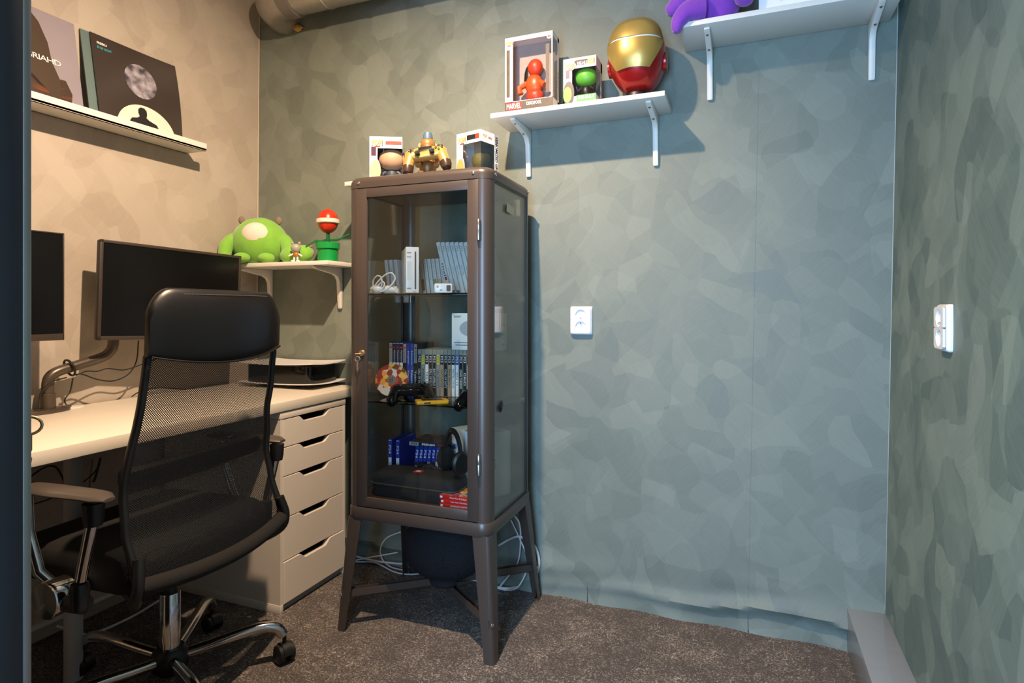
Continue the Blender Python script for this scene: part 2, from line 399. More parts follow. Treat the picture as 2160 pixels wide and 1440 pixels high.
# wallpaper sheets, loose and wrinkled along the floor on the back wall
def fold(x, z):
    r = .070 + .016 * math.sin(x * 4.3 + 1.0) + .012 * math.sin(x * 11)
    a = .024 * math.exp(-((z - r) / .020) ** 2) * (.6 + .4 * math.sin(x * 3.1 + .6))
    r2 = .135 + .03 * math.sin(x * 5.7 + 2.2)
    b = .008 * math.exp(-((z - r2) / .03) ** 2) * (.5 + .5 * math.sin(x * 6.3))
    c = .006 * math.exp(-z / .05) * (1 + math.sin(x * 23))
    return a + b + c + .0012 * math.sin(x * 9 + z * 3) * math.sin(z * 4)
def sheet_back(x0, x1, step):
    nz = 64
    zs = lambda t: ZC * (t ** 1.9)
    def fn(a, b):
        z = zs(b); x = x0 + (x1 - x0) * a
        tear = .006 * max(0, 1 - z / .13) * (1 if a < .04 else 0)
        return (x + lean(z, KB) + tear, YB - step - fold(x, z), z)
    return MB().grid(fn, 40, nz).build('wallpaper_sheet', wp_back, wb, fix=False)
bx = [XL - .03, -1.58, -1.05, -.527, .018, XR + .02]
for i in range(5): sheet_back(bx[i] - .0012, bx[i + 1] + .0012, .0004 + .0009 * (i % 2))
for i in range(4):
    y1 = YB - .53 * i + (0 if i else .004); y0 = max(YB - .53 * (i + 1), YF - .02)
    MB().grid(lambda a, b, y0=y0, y1=y1, i=i: (XL + lean(ZC * b, KL) + .0003 * i, y0 - .002 + (y1 - y0 + .004 - (.006 if i == 0 else 0)) * a, ZC * b), 6, 24).build('wallpaper_sheet', wp_left, wl, fix=False)
for i in range(4):
    y1 = (2.124, 1.536, 1.0, .47)[i]; y0 = (1.536, 1.0, .47, .25)[i]
    MB().grid(lambda a, b, y0=y0, y1=y1, i=i: (XR + lean(ZC * b, KB) - .0003 * i, y0 - .002 + (y1 - y0 + .002) * a, ZC * b), 10, 30).build('wallpaper_sheet', wp_right, wr, fix=False)
# pale strip of primer in the right-hand and left-hand corner joints
struct(MB().tube([(XL + lean(z, KL) + .002, YB - .003, z) for z in (0, 1.3, ZC)], .0022, 6).build('trim_1', mat('caulk_cream', (206, 192, 172), .7)))
struct(MB().tube([(XR + lean(z, KB) - .0005, YB - .001, z) for z in (.14, 1.0, 1.35, ZC)], [.0006, .0012, .0017, .0014], 6).build('trim_2', mat('caulk_blue_white', (170, 178, 176), .7)))
# boxed-in pipe duct along the foot of the right wall
m_duct = mat('grey_plastic_duct', (138, 146, 156), .22, var=.05, spec=.6)
d = struct(MB().box((.289, .28, 0), (.4, YB - .002, .1345), .0015).build('trim_3', m_duct))
# white cable trunking low on the left wall
struct(MB().box((XL - .012, YF, .045), (XL + .008, 1.5, .058), .002).build('trim_4', m_white))
# front wall, lintel and the dark door leaf standing in the doorway
wf = struct(MB().box((XL - .1, YF - .1, 0), (-1.50, YF, ZC)).box((-1.5, YF - .1, 2.12), (XR + .12, YF, ZC)).box((.415, YF - .1, 0), (.52, YF, 2.12)).build('wall_front', mat('front_wall_paint', (196, 184, 166), .7)))
dl = struct(MB().box((-1.498, .334, .01), (-.678, .376, 2.11), .002).build('door_1', m_door))
MB().box((-.6795, .335, .01), (-.6735, .375, 2.11), .001).build('edge_strip', mat('dark_edge', (24, 23, 24), .4), dl)
MB().box((-.681, .3695, .01), (-.6728, .3775, 2.11), .0015).build('corner_bead', m_steel, dl)
MB().lathe([(.013, 0), (.013, .012), (.011, .014)], 16, M=Matrix.Translation((-.752, .376, .955)) @ Matrix.Rotation(-PI / 2, 4, 'X')).build('lock_cylinder', m_steel, dl)
# key ring in the door lock
m_brass = mat('worn_nickel', (206, 176, 132), .35, metal=.9, var=.1)
kr = thing('door_key', 'nickel key standing in the lock of the dark door with a second key hanging', 'key', (-.752, .39, .955))
def key_shape(L, r, t, M, name='key_blade'):
    k = MB(); ring = [(r * 1.0 * math.cos(a), r * .8 * math.sin(a), 0) for a in [2 * PI * i / 18 for i in range(18)]]
    k.tube(ring, t * 1.6, 8, closed=True, M=M)
    k.prism([(-.0035, -r * .75), (.0035, -r * .75), (.0035, -L * .55), (.0018, -L * .65), (.0035, -L * .75), (.0015, -L), (-.002, -L), (-.0035, -L * .9)], -t, t, 'Z', M=M)
    return k
key_shape(.03, .011, .0009, Matrix.Rotation(PI / 2, 4, 'Y') @ Matrix.Rotation(PI, 4, 'Z') @ Matrix.Translation((0, .02, 0))).build('key_bow', m_brass, kr)
key_shape(.05, .0125, .001, Matrix.Translation((0, .028, -.014)) @ Matrix.Rotation(.9, 4, 'Z') @ Matrix.Rotation(PI / 2, 4, 'X')).build('key_blade', m_brass, kr)
# ------------------------------------------------------------------ ceiling spot
lf = thing('ceiling_spot', 'small white ceiling spot above the middle of the room', 'lamp', (LAMP[0], LAMP[1], ZC))
MB().lathe([(.05, 0), (.05, -.02), (.012, -.025), (.012, -.14)], 20).build('ceiling_plate', m_white, lf)
MB().lathe([(.012, -.14), (.035, -.15), (.04, -.195), (.036, -.195), (.03, -.16)], 20).build('lamp_shade', m_white, lf)
# ------------------------------------------------------------------ ventilation duct
vd = thing('ventilation_duct', 'galvanised round ventilation duct along the top of the green wall', 'duct', (-1.9, 2.0, 2.3))
R0 = .085; zc_ = 2.405; yc_ = 1.995
def V(x, y, z): return (x + 1.9, y - 2.0, z - 2.3)
MB().tube([V(x, yc_, zc_) for x in (-1.80, -1.2, -.6, .0, .38)], R0, 28).build('pipe', m_galv, vd)
for i, x in enumerate((-1.80, -1.62, -1.40, -1.18, -.96, -.74, -.52, -.3, -.08, .14)):
    MB().tube([V(x - .004, yc_, zc_), V(x, yc_, zc_), V(x + .004, yc_, zc_)], [R0 + .0005, R0 + .0035, R0 + .0005], 28).build('seam_ring', m_galv, vd)
pts = [V(-1.80, yc_, zc_), V(-1.83, yc_, zc_)] + [V(-1.85 - .085 * math.sin(t), yc_ + .10 * (1 - math.cos(t)), zc_ - .004 * (1 - math.cos(t))) for t in [PI / 2 * k / 7 for k in range(8)]] + [V(-1.945, 2.116, zc_ - .004)]
MB().tube(pts, [R0 + .004] * len(pts), 28).build('elbow', m_galv, vd)
MB().tube([V(-1.83, yc_, zc_), V(-1.80, yc_, zc_), V(-1.775, yc_, zc_)], R0 + .007, 28).build('tape_band', mat('grey_duct_tape', (120, 112, 108), .5), vd)
def lump(q):
    return q * (1 + .25 * math.sin(q.x * 7 + 2) * math.cos(q.z * 6))
MB().ball(V(-1.868, 2.108, 2.325), (.022, .012, .014), 12, 8, warp=lump).build('foam_lump', mat('yellow_foam', (190, 150, 80), .8, var=.2), vd)
# ================================================================== wall shelves
def bracket(X, ztop, parent, loc):
    """white L bracket, arm under the shelf and arm down the wall, swept corner"""
    prof = [(0, 0), (-.168, 0), (-.176, -.004), (-.176, -.010), (-.168, -.014), (-.060, -.030), (-.034, -.040), (-.022, -.060), (-.014, -.168), (-.010, -.177), (-.003, -.177), (0, -.170)]
    b = MB().prism([(YB - .002 + y - loc[1], ztop + z - loc[2]) for y, z in prof], X - .0095 - loc[0], X + .0095 - loc[0], 'X', bev=.004)
    br = b.build('bracket', m_white, parent)
    for (yy, zz, nrm) in ((-.0185, -.075, 0), (-.0135, -.160, 0), (-.150, -.0172, 1), (-.065, -.0300, 1)):
        M = Matrix.Translation((X - loc[0], YB + yy - loc[1] - .001, ztop + zz - loc[2])) @ (Matrix.Rotation(PI / 2, 4, 'X') if nrm == 0 else Matrix.Rotation(PI - .15, 4, 'X'))
        MB().lathe([(.0042, -.004), (.0042, .001), (.003, .002), (.0012, .0006)], 10, M=M).build('screw', m_steel, br)
def wall_shelf(x0, x1, zb, label, brs, depth=.19, th=.0165):
    loc = ((x0 + x1) / 2, YB - .09, zb)
    o = thing('wall_shelf', label, 'shelf', loc, 0, 'white bracket shelves on the green wall')
    MB().box((x0 - loc[0], YB - .003 - depth - loc[1], 0), (x1 - loc[0], YB - .003 - loc[1], th), .0012).build('board', m_white, o)
    for X in brs: bracket(X, zb, o, loc)
    return o
wall_shelf(-2.108, -1.56, 1.2485, 'white bracket shelf carrying the green plush toys and the potted red flower', (-2.03, -1.642))
wall_shelf(-1.478, -.895, 1.555, 'white bracket shelf behind the top of the glass cabinet, mostly hidden', (-1.362, -.97))
wall_shelf(-.85, -.245, 1.748, 'white bracket shelf carrying the red and gold helmet and two boxed figures', (-.772, -.299))
wall_shelf(-.2, .405, 1.954, 'white bracket shelf carrying the purple plush, touching the corner', (-.119, .355))
# picture ledge on the left wall
pl = thing('picture_ledge', 'long white picture ledge on the beige wall holding record sleeves', 'shelf', (-2.05, 1.1, 1.699))
def LX(x, y, z): return (x + 2.05, y - 1.1, z - 1.699)
MB().box(LX(XL + .004, .62, 1.699), LX(-2.003, 1.7445, 1.708), .001).build('base_board', m_white, pl)
MB().box(LX(-2.014, .62, 1.699), LX(-2.003, 1.7445, 1.728), .0012).build('front_lip', m_white, pl)
MB().box(LX(XL + .004, .62, 1.699), LX(-2.103, 1.7445, 1.745), .0012).build('back_board', m_white, pl)
# ================================================================== desk
desk = thing('desk', 'long off-white desk along the beige wall with a round grey leg', 'desk', (-1.817, 1.27, 0))
def DX(x, y, z): return (x + 1.817, y - 1.27, z)
MB().box(DX(XL + .008, .42, .710), DX(-1.517, YB - .022, .744), .0015).build('desk_top', mat('offwhite_desk', (224, 214, 198), .4, var=.03, scale=10, stretch=(2, .3, 1)), desk)
for (x, y) in ((-1.815, 1.125), (-1.60, .5), (-2.03, .5)):
    m_leg = mat('grey_painted_leg', (176, 170, 164), .45)
    MB().lathe([(.024, 0), (.0235, .03), (.0235, .705)], 22, c=DX(x, y, 0)).lathe([(.05, .702), (.05, .709)], 22, c=DX(x, y, 0)).build('leg', m_leg, desk)
# drawer unit under the far end of the desk, facing into the room
du = thing('drawer_unit', 'off-white five-drawer unit with scooped handles under the end of the desk', 'drawer unit', (-1.82, 1.809, 0))
def AX(x, y, z): return (x + 1.82, y - 1.809, z)
y0, y1, xf, xb = 1.629, 1.989, -1.522, -2.10
m_alex = mat('drawer_white', (222, 212, 198), .4, var=.02)
MB().box(AX(xb, y0, .03), AX(xf, y0 + .0125, .681)).build('side_panel', m_alex, du)
MB().box(AX(xb, y1 - .0125, .03), AX(xf, y1, .681)).build('side_panel', m_alex, du)
MB().box(AX(xb, y0, .03), AX(xb + .01, y1, .681)).build('back_panel', m_alex, du)
MB().box(AX(xb, y0 - .0015, .683), AX(xf + .001, y1 + .0015, .7065), .001).build('top_panel', m_alex, du)
MB().box(AX(xb, y0 - .001, 0), AX(xf + .001, y0 + .0135, .03), .001).build('plinth', m_alex, du)
MB().box(AX(xb, y1 - .0135, 0), AX(xf + .001, y1 + .001, .03), .001).build('plinth', m_alex, du)
MB().box(AX(xf - .02, y0 + .0135, .002), AX(xf - .012, y1 - .0135, .03)).build('kick_board', mat('grey_kick_board', (150, 148, 146), .5), du)  # recessed kick board in plain grey, darker than the drawer fronts
zz = [.681, .580, .477, .329, .178, .028]
ya, yb = y0 + .0145, y1 - .0145; yc = (ya + yb) / 2
for i in range(5):
    zt, zb_ = zz[i] - .0015, zz[i + 1] + .0015
    poly = [(ya, zb_), (yb, zb_), (yb, zt)]
    L, dep = .088, .021
    for k in range(13):                                       # scooped handle cut, right to left
        t = k / 12; s = t * t * (3 - 2 * t); poly.append((yc + L - .036 * t, zt - dep * s))
    for k in range(13):
        t = k / 12; s = t * t * (3 - 2 * t); poly.append((yc - L + .036 * (1 - t), zt - dep * (1 - s)))
    poly.append((ya, zt))
    off = .004 if i == 4 else 0
    P = [(p[0] - 1.809, p[1]) for p in poly]
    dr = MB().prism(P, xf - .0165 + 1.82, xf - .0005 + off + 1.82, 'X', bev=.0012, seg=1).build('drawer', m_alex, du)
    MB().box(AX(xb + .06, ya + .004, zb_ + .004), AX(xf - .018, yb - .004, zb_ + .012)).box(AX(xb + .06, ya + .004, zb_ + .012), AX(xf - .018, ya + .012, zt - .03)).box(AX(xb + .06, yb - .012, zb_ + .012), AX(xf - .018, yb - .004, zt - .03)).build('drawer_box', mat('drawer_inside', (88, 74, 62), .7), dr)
# ================================================================== game console lying on the desk
gc = thing('game_console', 'white and gloss black game console lying on the desk by the green wall', 'console', (-1.80, 2.0, .744))
def plate(z, lift, up):
    pts = []
    def fn(a, b):
        x = -.20 + .39 * a; y = -.10 + .208 * b
        cx = (2 * a - 1); cy = (2 * b - 1)
        return (x, y, z + lift * (abs(cx) ** 2.4 * .5 + cy ** 2 * .5 * (.3 + .7 * a)))
    g = MB().grid(fn, 18, 10); n = len(g.v); top = [(p[0], p[1], p[2] + up) for p in g.v]
    W = 19; H = 11; f0 = list(g.f)
    g.v += top; g.f += [tuple(reversed([i + n for i in q])) for q in f0]
    rim = [i for i in range(W)] + [j * W + W - 1 for j in range(1, H)] + [(H - 1) * W + i for i in range(W - 2, -1, -1)] + [j * W for j in range(H - 2, 0, -1)]
    for k in range(len(rim)):
        a, b = rim[k], rim[(k + 1) % len(rim)]; g.f.append((a, b, b + n, a + n))
    return g
plate(.012, .012, .0035).build('lower_plate', m_whitepl, gc)
plate(.092, .013, .0045).build('upper_plate', m_whitepl, gc)
MB().prism(rrect(-.18, .165, -.085, .098, .03), .014, .094, 'Z', bev=.004).build('body', m_gloss, gc)
MB().prism(rrect(-.13, .06, -.06, .07, .03), 0, .02, 'Z').build('stand', m_black, gc)
# ================================================================== monitors and their arm
def monitor(name, label, p0, p1, z0, z1, bez, th=.022):
    p0 = Vector((p0[0], p0[1], 0)); p1 = Vector((p1[0], p1[1], 0)); w = (p1 - p0).length; d = (p1 - p0) / w
    o = thing(name, label, 'monitor', ((p0.x + p1.x) / 2, (p0.y + p1.y) / 2, z0), math.atan2(d.y, d.x), 'monitors on the desk arm')
    h = z1 - z0                                                   # local: x along the screen, -y towards the room
    bl, bb = bez
    MB().prism(rrect(-w / 2, w / 2, 0, h, .006, 3), .002, th, 'Y', bev=.003).build('casing', mat('monitor_casing', (34, 32, 30), .45), o)
    fr = MB()
    fr.box((-w / 2, -.002, 0), (w / 2, .003, bb), .001).box((-w / 2, -.002, h - bl), (w / 2, .003, h), .001).box((-w / 2, -.002, 0), (-w / 2 + bl, .003, h), .001).box((w / 2 - bl, -.002, 0), (w / 2, .003, h), .001)
    fr.build('bezel', mat('monitor_bezel', (58, 50, 44), .4), o)  # bezel in a browner, paler tone than the casing
    MB().box((-w / 2 + bl, .0005, bb), (w / 2 - bl, .003, h - bl)).build('screen', mat('dark_screen', (14, 13, 13), .22, var=.2), o)
    MB().prism(rrect(-.05, .05, h / 2 - .05, h / 2 + .05, .006), th, th + .02, 'Y').build('mount_plate', m_black, o)
    return o
monitor('monitor', 'black widescreen monitor with brown bezel behind the office chair', (-1.985, 1.304), (-1.926, 1.832), .960, 1.294, (.010, .013)).rotation_euler.y = .030
monitor('monitor', 'black monitor with a dark chin bar beside the door leaf', (-1.985, .655), (-1.967, 1.192), .975, 1.305, (.004, .020))
arm = thing('twin_monitor_mount', 'graphite twin monitor arm with an oval foot on the desk', 'monitor mount', (-2.06, 1.18, .744))
def G(p): p = Vector(p); return (p.x + 2.06, p.y - 1.18, p.z - .744)
MB().prism([(G((-2.06, 1.18, 0))[0] + .042 * math.cos(a), .085 * math.sin(a)) for a in [2 * PI * k / 32 for k in range(32)]], 0, .012, 'Z', bev=.003).build('foot', m_armgrey, arm)
A1 = PX(101, 872, -2.06); A1.z = .75
for yy in (A1.y, A1.y - .085):
    MB().lathe([(.021, .01), (.021, .058), (.019, .06)], 20, c=(0, yy - 1.18, 0)).build('collar', m_armgrey, arm)
path = [G((-2.06, A1.y, .80)), G((-2.06, A1.y, .835)), G((-2.06, A1.y + .008, .857)), G((-2.058, A1.y + .03, .871)), G((-2.055, A1.y + .08, .884)), G((-2.05, 1.36, .905)), G((-2.045, 1.385, .922)), G((-2.04, 1.395, .95)), G((-2.035, 1.397, 1.02)), G((-2.02, 1.42, 1.10)), G((-1.985, 1.55, 1.13))]
MB().tube(smooth_path(path, 5), .0165, 14).build('tube_arm', m_armgrey, arm)
path = [G((-2.06, A1.y - .085, .80)), G((-2.06, A1.y - .085, .85)), G((-2.058, A1.y - .1, .873)), G((-2.05, A1.y - .14, .885)), G((-2.04, 1.02, .9)), G((-2.03, .97, .94)), G((-2.01, .93, 1.13))]
MB().tube(smooth_path(path, 5), .0165, 14).build('tube_arm', m_armgrey, arm)
c = Vector(G((-2.056, A1.y + .062, .879)))
MB().tube([c + Vector((.024 * math.cos(a), -.009 * math.sin(a) - .0, .026 * math.sin(a))) for a in [2 * PI * k / 18 for k in range(18)]], .0035, 8, closed=True).build('cable_clip', m_black, arm)
# cables behind and under the desk
def cable(name, label, pts, r, m, group=None):
    pts = [Vector(p) for p in pts]; o0 = pts[-1].copy()
    b = MB().tube([p - o0 for p in smooth_path(pts, 7)], r, 8)
    o = b.build(name, m, None); o.location = o0
    return tag(o, label, 'cable', group)
XC = -2.045
cable('cable', 'thin black cable looping from the monitor back to the arm tube', [PX(292, 718, XC), PX(288, 760, XC), PX(272, 788, XC), PX(240, 803, XC), PX(205, 800, XC), PX(172, 789, XC), PX(150, 792, XC + .01)], .0022, m_black, 'black monitor cables')
cable('cable', 'thin black cable running straight behind the chair to the arm tube', [PX(330, 757, XC), PX(300, 768, XC), PX(262, 780, XC), PX(228, 777, XC), PX(205, 783, XC), PX(182, 783, XC + .02), PX(160, 792, XC + .02)], .002, m_black, 'black monitor cables')
cable('cable', 'thin black cable dropping from the arm clip into the desk grommet', [PX(154, 797, XC), PX(148, 825, XC), PX(137, 842, XC), PX(140, 853, XC - .03), (-2.085, 1.285, .748)], .0022, m_black, 'black monitor cables')
cable('cable', 'thin black cable bowing up beside the arm collar', [PX(140, 796, XC), PX(110, 805, XC + .01), PX(88, 825, XC + .01), PX(82, 845, XC + .01), PX(81, 862, XC + .01)], .0022, m_black, 'black monitor cables')
cable('cable', 'thin black cable lying along the back of the desk by the wall', [PX(278, 836, -2.09), PX(295, 826, -2.09), PX(330, 818, -2.09), (-2.09, 1.72, .749)], .0022, m_black, 'black monitor cables')
gr = MB().prism(ell(.033, .033), 0, .003, 'Z', bev=.001).build('cable_grommet', m_white); gr.location = (-2.08, 1.285, .744)
tag(gr, 'round white cable grommet set in the desk top', 'grommet')
XU = -2.06
cable('cable', 'black cable drooping under the desk near the door', [PX(60, 1008, XU), PX(95, 985, XU), PX(118, 985, XU), PX(132, 1008, XU), PX(135, 1020, XU)], .003, m_black, 'black cables under the desk')
cable('cable', 'black cable hanging diagonally under the desk behind the leg', [PX(212, 965, XU), PX(207, 985, XU), PX(200, 1010, XU), PX(196, 1016, XU)], .004, m_black, 'black cables under the desk')
cable('cable', 'thin black cable stretched low behind the round desk leg', [PX(60, 1066, XU), PX(110, 1050, XU), PX(170, 1020, XU), PX(202, 992, XU), PX(210, 968, XU)], .0022, m_black, 'black cables under the desk')
cable('cable', 'grey cable hanging straight down the beige wall under the desk', [PX(196, 968, -2.1), PX(190, 1010, -2.1), PX(188, 1060, -2.1), PX(200, 1090, -2.1)], .003, mat('grey_cable', (120, 112, 104), .5), None)
cable('cable', 'white cable curving along the floor under the desk', [(-2.05, 1.22, .06), (-2.0, 1.28, .012), (-1.98, 1.4, .006), (-2.0, 1.55, .006)], .004, m_whitepl, None)
# ================================================================== sockets
def socket(loc, rz, label, w=.083, h=.104):
    o = thing('wall_socket', label, 'socket', loc, rz, 'white double wall sockets')
    def ring_poly(cx, cz, r, n=24): return [(cx + r * math.cos(2 * PI * k / n), cz + r * math.sin(2 * PI * k / n)) for k in range(n)]
    outer = rrect(-w / 2, w / 2, -h / 2, h / 2, .006); inn = rrect(-w / 2 + .004, w / 2 - .004, -h / 2 + .006, h / 2 - .006, .006)
    MB().loft([[(p[0], 0, p[1]) for p in outer], [(p[0], -.007, p[1]) for p in outer], [(p[0], -.012, p[1]) for p in rrect(-w / 2 + .002, w / 2 - .002, -h / 2 + .003, h / 2 - .003, .006)]]).build('frame', m_whitepl, o)
    # cover with two real wells
    bm = MB(); R = .0195
    for sgn in (1, -1):
        cz = sgn * .0215; n = 24
        circ = [(R * math.cos(2 * PI * k / n), cz + R * math.sin(2 * PI * k / n)) for k in range(n)]
        z0, z1 = (0, h / 2 - .006) if sgn > 0 else (-h / 2 + .006, 0)
        X0, X1 = -w / 2 + .004, w / 2 - .004
        sq = []
        for k in range(n):
            a = 2 * PI * k / n; dx, dz = math.cos(a), math.sin(a)
            t = min(((X1 if dx > 0 else X0) / dx) if abs(dx) > 1e-6 else 9, (((z1 if dz > 0 else z0) - cz) / dz) if abs(dz) > 1e-6 else 9)
            sq.append((dx * t, cz + dz * t))
        bm.loft([[(p[0], -.013, p[1]) for p in sq], [(p[0], -.018, p[1]) for p in sq], [(p[0], -.018, p[1]) for p in circ], [(p[0] * .93, -.0085, cz + (p[1] - cz) * .93) for p in circ]], cap=False)
        bm.loft([[(p[0] * .93, -.0085, cz + (p[1] - cz) * .93) for p in circ], [(p[0] * .9, -.0083, cz + (p[1] - cz) * .9) for p in circ]])
    bm.build('cover', m_whitepl, o)
    for cz, e in ((.0215, -.012), (-.0215, .012)):
        for x in (-.0095, .0095): MB().lathe([(.0024, -.0002), (.0024, .0004)], 12, M=Matrix.Translation((x, -.0088, cz)) @ Matrix.Rotation(PI / 2, 4, 'X')).build('pin_hole', m_ink, o)
    for cz, e in ((.0215, -.012), (-.0215, .012)): MB().lathe([(.0026, -.001), (.0026, .008), (.0018, .010)], 12, M=Matrix.Translation((0, -.0088, cz + e)) @ Matrix.Rotation(PI / 2, 4, 'X')).build('earth_pin', m_chrome, o)
    return o
socket((-.567, YB - .001, 1.028), 0, 'white double wall socket on the green wall right of the glass cabinet')
socket((XR - .0012, 1.565, 1.030), -PI / 2, 'white double wall socket by the wallpaper seam on the wall beside the grey duct box', .075)
# ================================================================== office chair
CX, CY = -1.518, 1.20
ch = thing('office_chair', 'black mesh-back office chair with leather headrest and chrome star base', 'chair', (CX, CY, 0), math.radians(4))
def K(x, y, z): return (x - CX, y - CY, z)
def back_x(z):
    pts = [(.40, -1.285), (.46, -1.297), (.55, -1.328), (.64, -1.342), (.74, -1.330), (.86, -1.306), (.95, -1.295), (1.05, -1.292), (1.13, -1.305)]
    for (a, xa), (b, xb_) in zip(pts, pts[1:]):
        if z <= b: t = (z - a) / (b - a); t = t * t * (3 - 2 * t) * .5 + t * .5; return xa + (xb_ - xa) * t
    return pts[-1][1]
def half_w(z):
    pts = [(.40, .236), (.455, .254), (.52, .253), (.66, .246), (.80, .229), (.93, .224), (1.0, .219), (1.08, .220), (1.12, .185)]
    for (a, xa), (b, xb_) in zip(pts, pts[1:]):
        if z <= b: t = (z - a) / (b - a); t = t * t * (3 - 2 * t); return xa + (xb_ - xa) * t
    return pts[-1][1]
YC = 1.181
def bx_at(s, z):                                                  # s in -1..1 across the back: wraps slightly around the sitter
    return back_x(z) - .035 * s * s
zlo = lambda s: .415 + .025 * (1 - s * s) * -1 + .02
def mesh_pt(a, b):
    s = 2 * a - 1; zb_ = .42 + .012 * s * s; zt = .935 + .026 * s * s
    z = zb_ + (zt - zb_) * b; return (bx_at(s, z), YC + s * (half_w(z) - .007), z)
g = MB().grid(lambda a, b: K(*mesh_pt(a, b)), 30, 40)
o = g.build('back_mesh', m_mesh, ch, fix=False)
uvl = o.data.uv_layers.new(name='UVMap'); W = 31
for lp in o.data.loops:
    i, j = lp.vertex_index % W, lp.vertex_index // W
    uvl.data[lp.index].uv = (i / 30 * .47, j / 40 * .53)
# frame around the mesh
edge = [mesh_pt(0, k / 24) for k in range(25)] + [mesh_pt(1, 1 - k / 24) for k in range(25)]
lo = [mesh_pt(1 - k / 16, 0) for k in range(1, 16)]
for e_ in (edge[:25], edge[25:]): MB().tube([K(*p) for p in e_], .0095, 10).build('back_frame', m_black, ch)
MB().tube([K(p[0] + .004, p[1], p[2] - .006) for p in [mesh_pt(k / 20, 0) for k in range(21)]], [.021] * 21, 12).build('lower_roll', m_dark, ch)
# bent support tubes leaving the lower corners towards the seat
for s in (-1, 1):
    p = mesh_pt((s + 1) / 2, 0)
    MB().tube([K(*q) for q in smooth_path([(p[0], p[1], p[2] + .06), (p[0] + .012, p[1] + s * .012, p[2]), (p[0] - .01, p[1] + s * .006, p[2] - .045), (p[0] - .07, p[1] - s * .05, p[2] - .07), (p[0] - .16, p[1] - s * .09, p[2] - .068)], 5)], .013, 10).build('back_support', m_black, ch)
# lumbar cross bar seen through the mesh
MB().tube([K(bx_at(s, .66) - .03, YC + s * .22, .665 - .01 * s * s) for s in [-1 + k / 8 for k in range(17)]], .02, 8, flat=1.6).build('lumbar_bar', m_black, ch)
# leather headrest: closed cushion
def head_ring(s, n=22):
    out = []
    zt = 1.122 - .002 * s - (.055 * max(0, (abs(s) - .72) / .28) ** 2.2); zb_ = .930 + .028 * s * s
    th = .019 * (1 - .55 * abs(s) ** 6)
    for k in range(n):
        a = 2 * PI * k / n; cz = math.sin(a); cx = math.cos(a)
        zz_ = (zt + zb_) / 2 + (zt - zb_) / 2 * (abs(cz) ** .62) * (1 if cz >= 0 else -1)
        out.append(K(bx_at(s * .95, zz_) + .004 + th * (abs(cx) ** .6) * (1 if cx > 0 else -1), YC + s * (half_w(min(1.06, zz_)) + .004), zz_))
    return out
hd = MB().loft([head_ring(-1 + k / 16) for k in range(33)]).build('headrest', m_leather, ch, sharp=60)
sm = MB()
for s0 in (-1, 1):
    pass
sm.tube([K(bx_at(s, .935 + .028 * s * s) + .018, YC + s * (half_w(.94) + .004), .932 + .028 * s * s) for s in [-.97 + 1.94 * k / 24 for k in range(25)]], .0028, 6)
sm.build('piping', m_black, hd)
def top_edge(s): return K(bx_at(s, 1.11) + .022, YC + s * .205, 1.116 - .055 * max(0, (abs(s) - .72) / .28) ** 2.2 - .008)
st = MB()
for k in range(60):
    s = -.95 + 1.9 * k / 60; p, q = Vector(top_edge(s)), Vector(top_edge(s + .02)); st.tube([p, q], .0009, 5)
st.build('stitching', mat('grey_thread', (96, 90, 86), .7), hd)
# seat
sx0, sx1, sy0, sy1 = -1.80, -1.335, .935, 1.415
def seat_ring(t):
    z, k = [(.385, .88), (.40, .97), (.43, 1.0), (.455, 1.0), (.475, .985), (.489, .93), (.494, .8), (.495, .4)][t]
    cx_, cy_ = (sx0 + sx1) / 2, (sy0 + sy1) / 2
    return [K(cx_ + p[0], cy_ + p[1], z - (.015 if p[0] < -.16 and t > 3 else 0)) for p in rrect(-.232 * k, .232 * k, -.24 * k, .24 * k, .07 * k, 6)]
MB().loft([seat_ring(t) for t in range(8)]).build('seat', m_dark, ch, sharp=60)
MB().box(K(-1.68, 1.06, .345), K(-1.40, 1.29, .388), .01).build('seat_plate', m_black, ch)
MB().tube([K(-1.45, 1.30, .368), K(-1.42, 1.40, .366), K(-1.40, 1.44, .364)], .006, 8).prism([(p[0] - 1.395 - CX, p[1] + 1.455 - CY) for p in rrect(-.018, .018, -.04, .04, .012)], .350, .372, 'Z', bev=.005).build('height_lever', m_black, ch)
